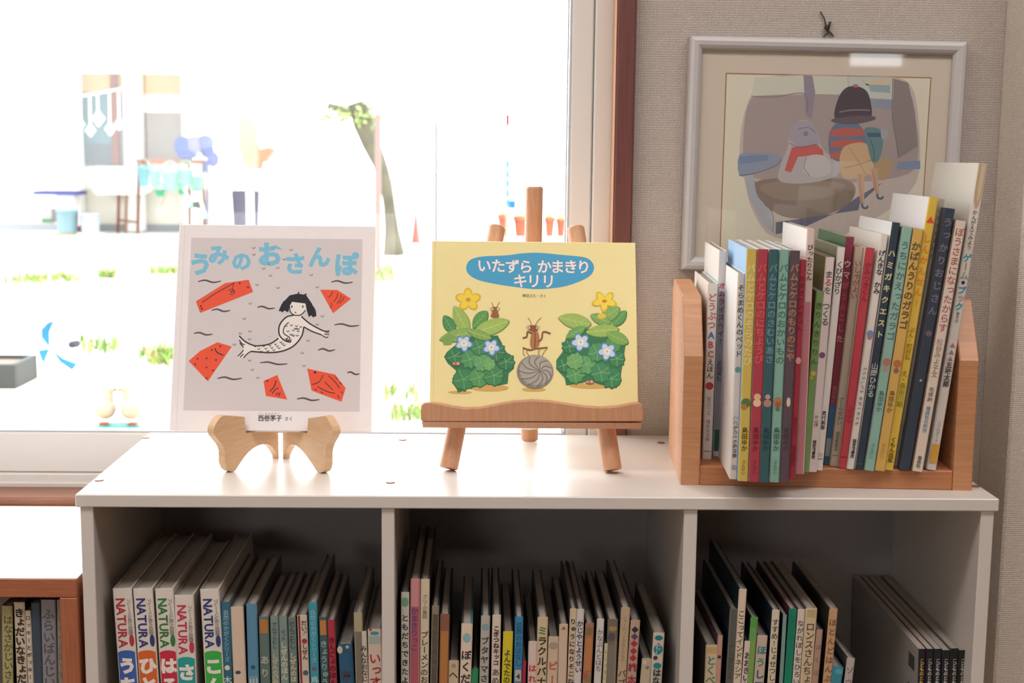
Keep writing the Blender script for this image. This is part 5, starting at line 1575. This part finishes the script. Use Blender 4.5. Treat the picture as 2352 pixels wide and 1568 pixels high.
for x, w_, y0, lab in ((1157, 14, 488, 'first terracotta pot of the row behind the easel'), (1196, 17, 492, 'widest terracotta pot of the row behind the easel'), (1262, 12, 494, 'third terracotta pot, just past the easel post'), (1288, 11, 498, 'last terracotta pot of the row, beside the window frame')):
    p = gp(x, 543); k = (p.y - CP.y) / FPX
    t = out_thing('flower_pot', lab, 'pot', p, 'terracotta pots in the yard')
    hh_ = (541 - y0) * k
    mb = MB(); mb.lathe([(w_ * .72 * k, 0), (w_ * .95 * k, hh_ * .72), (w_ * 1.1 * k, hh_ * .74), (w_ * 1.1 * k, hh_ * .97), (w_ * .95 * k, hh_ * .97), (w_ * .9 * k, hh_ * .85)], 16, p); part(t, 'body', mb, TER)
    mb = MB()
    for j in range(9):
        a = j * 2.4; l = w_ * k
        c_ = p + Vector((.4 * l * math.cos(a), .4 * l * math.sin(a), hh_ * .86))
        mb.tube([c_, c_ + Vector((.5 * l * math.cos(a), .5 * l * math.sin(a), .5 * l + .03 * j))], [.02, .004], 5, rgb('8fb070'))
    part(t, 'sprouts', mb, CLOTH)

# ---- grass and weeds
def grass(label, spots, n, hpx, name='grass'):
    rnd = random.Random(len(label) + n)
    mb = MB()
    for i in range(n):
        x0, y0, x1, y1 = rnd.choice(spots)
        p = gp(rnd.uniform(x0, x1), rnd.uniform(y0, y1))
        k = (p.y - CP.y) / FPX
        h_ = hpx * k * rnd.uniform(.5, 1.1); a = rnd.uniform(0, 6.28); b = rnd.uniform(.2, .9) * h_
        wv_ = Vector((math.cos(a + 1.57), math.sin(a + 1.57), 0)) * h_ * .10
        d1 = Vector((math.cos(a) * b * .4, math.sin(a) * b * .4, h_ * .7)); d2 = Vector((math.cos(a) * b, math.sin(a) * b, h_))
        c_ = rgb(rnd.choice(('5c7840', '72904a', '809c54', '4c6838', '8c7e56')))
        mb.poly([p - wv_, p + wv_, p + d1 + wv_ * .8, p + d1 - wv_ * .8], c_); mb.poly([p + d1 - wv_ * .8, p + d1 + wv_ * .8, p + d2], c_)
    o = mb.build(name, CLOTH); tag(o, label, 'grass', kind='stuff')


grass('strip of dry green grass along the far side of the yard', [(-40, 640, 110, 657), (60, 636, 188, 650), (225, 632, 265, 640), (345, 620, 420, 632), (860, 618, 905, 650)], 900, 20)
grass('loose green weeds growing in the near part of the yard', [(170, 790, 285, 815), (320, 800, 400, 840), (345, 815, 395, 842), (880, 895, 965, 925), (900, 945, 970, 970)], 420, 34)

# ---- black trough, parasol lying on the ground, ducks
pt = gp(0, 885); k = (pt.y - CP.y) / FPX
a, b = gp(-90, 893), gp(64, 880)
t = out_thing('planter_trough', 'black weathered planter trough in the yard', 'planter', (a + b) / 2)
mb = MB()
hh_ = 57 * k
for lo, hi in (((a.x, a.y, 0), (b.x, a.y + .03, hh_)), ((a.x, a.y + .33, 0), (b.x, a.y + .36, hh_)), ((a.x, a.y + .03, 0), (a.x + .03, a.y + .33, hh_)), ((b.x - .03, a.y + .03, 0), (b.x, a.y + .33, hh_))):
    mb.box(lo, hi, rgb('2c2e2c'), bev=.004)
part(t, 'box', mb)
mb = MB(); mb.box((a.x + .03, a.y + .03, 0), (b.x - .03, a.y + .33, hh_ * .85), rgb('5a4a3c')); part(t, 'soil', mb)
pu = gp(125, 875); k = (pu.y - CP.y) / FPX
t = out_thing('parasol', 'white and sky blue parasol lying open on the ground', 'parasol', pu)
ax_ = Vector((.75, -.45, .18)).normalized(); s1 = ax_.orthogonal().normalized(); s2 = ax_.cross(s1)
ctr = pu + Vector((-25 * k, .3, 62 * k)); R_ = 66 * k
mb = MB()
n = 16
rim = [ctr + (s1 * math.cos(2 * math.pi * j / n) + s2 * math.sin(2 * math.pi * j / n)) * R_ for j in range(n)]
mid = [ctr - ax_ * R_ * .38 + (s1 * math.cos(2 * math.pi * j / n) + s2 * math.sin(2 * math.pi * j / n)) * R_ * .6 for j in range(n)]
tip = ctr - ax_ * R_ * .52
for j in range(n):
    c_ = rgb('2c64a0' if j in (2, 3, 6, 7, 11) else 'e4e6e8'); j2 = (j + 1) % n
    mb.poly([rim[j], rim[j2], mid[j2], mid[j]], c_); mb.poly([mid[j], mid[j2], tip], c_)
part(t, 'canopy', mb, CLOTH)
mb = MB(); mb.tube([tip, ctr + ax_ * R_ * .6], .012, 8, rgb('c8ccd4')); part(t, 'shaft', mb)
mb = MB(); mb.tube([ctr + ax_ * R_ * .6, ctr + ax_ * R_ * .95], .022, 8, rgb('2c2c34')); part(t, 'handle', mb)

pd = gp(273, 982); k = (pd.y - CP.y) / FPX
t = out_thing('statue_base', 'flat turquoise base under the two duck figures', 'base', pd)
mb = MB(); mb.lathe([(50 * k, 0), (50 * k, 5 * k), (44 * k, 8 * k)], 20, pd, rgb('2c6a66'), sy=.7); part(t, 'slab', mb)
for sgn, lab in ((-1, 'cream duck figure on the turquoise base, nearer the black planter'), (1, 'cream duck figure on the turquoise base, nearer the mermaid book')):
    p = pd + Vector((sgn * 30 * k, 0, 8 * k))
    t = out_thing('duck_figure', lab, 'figure', p, 'cream ducks in the yard')
    mb = MB()
    mb.lathe([(24 * k * math.sin(math.pi * j / 10) * (1.1 - .02 * j) + .002, 26 * k - 26 * k * math.cos(math.pi * j / 10)) for j in range(11)], 16, p + Vector((0, 0, 12 * k)), rgb('8a7a68'), sy=1.25)
    mb.tube([p + Vector((-sgn * 6 * k, 0, 48 * k)), p + Vector((-sgn * 10 * k, 0, 70 * k)), p + Vector((-sgn * 12 * k, 0, 80 * k))], [15 * k, 10 * k, 9 * k], 12, rgb('8a7a68'))
    mb.lathe([(11 * k * math.sin(math.pi * j / 8) + .001, -11 * k * math.cos(math.pi * j / 8)) for j in range(9)], 12, p + Vector((-sgn * 13 * k, 0, 84 * k)), rgb('8e7e6c'))
    part(t, 'body', mb)
    mb = MB(); mb.lathe([(6 * k, 0), (4 * k, 5 * k), (.5 * k, 12 * k)], 8, (0, 0, 0), rgb('94401c'), sy=.6)
    M_ = Matrix.Translation(p + Vector((-sgn * 21 * k, 0, 82 * k))) @ Matrix.Rotation(-sgn * 1.7, 4, 'Y')
    mb.v = [tuple(M_ @ Vector(v)) for v in mb.v]; part(t, 'beak', mb)
    mb = MB(); mb.box(p + Vector((sgn * 4 * k - 12 * k, -14 * k, 0)), p + Vector((sgn * 4 * k + 12 * k, 10 * k, 6 * k)), rgb('84482c'), bev=.01); part(t, 'feet', mb)

# ---- overhead wire
t = out_thing('overhead_wire', 'thin grey-blue wire crossing the sky above the building opposite', 'wire', atY(60, 66, 13))
mb = MB(); mb.tube([atY(x, y, 13) for x, y in ((-120, -30), (0, 38), (60, 66), (120, 90), (190, 108), (300, 128), (430, 140))], .008, 5, rgb('5c6c94')); part(t, 'cable', mb)
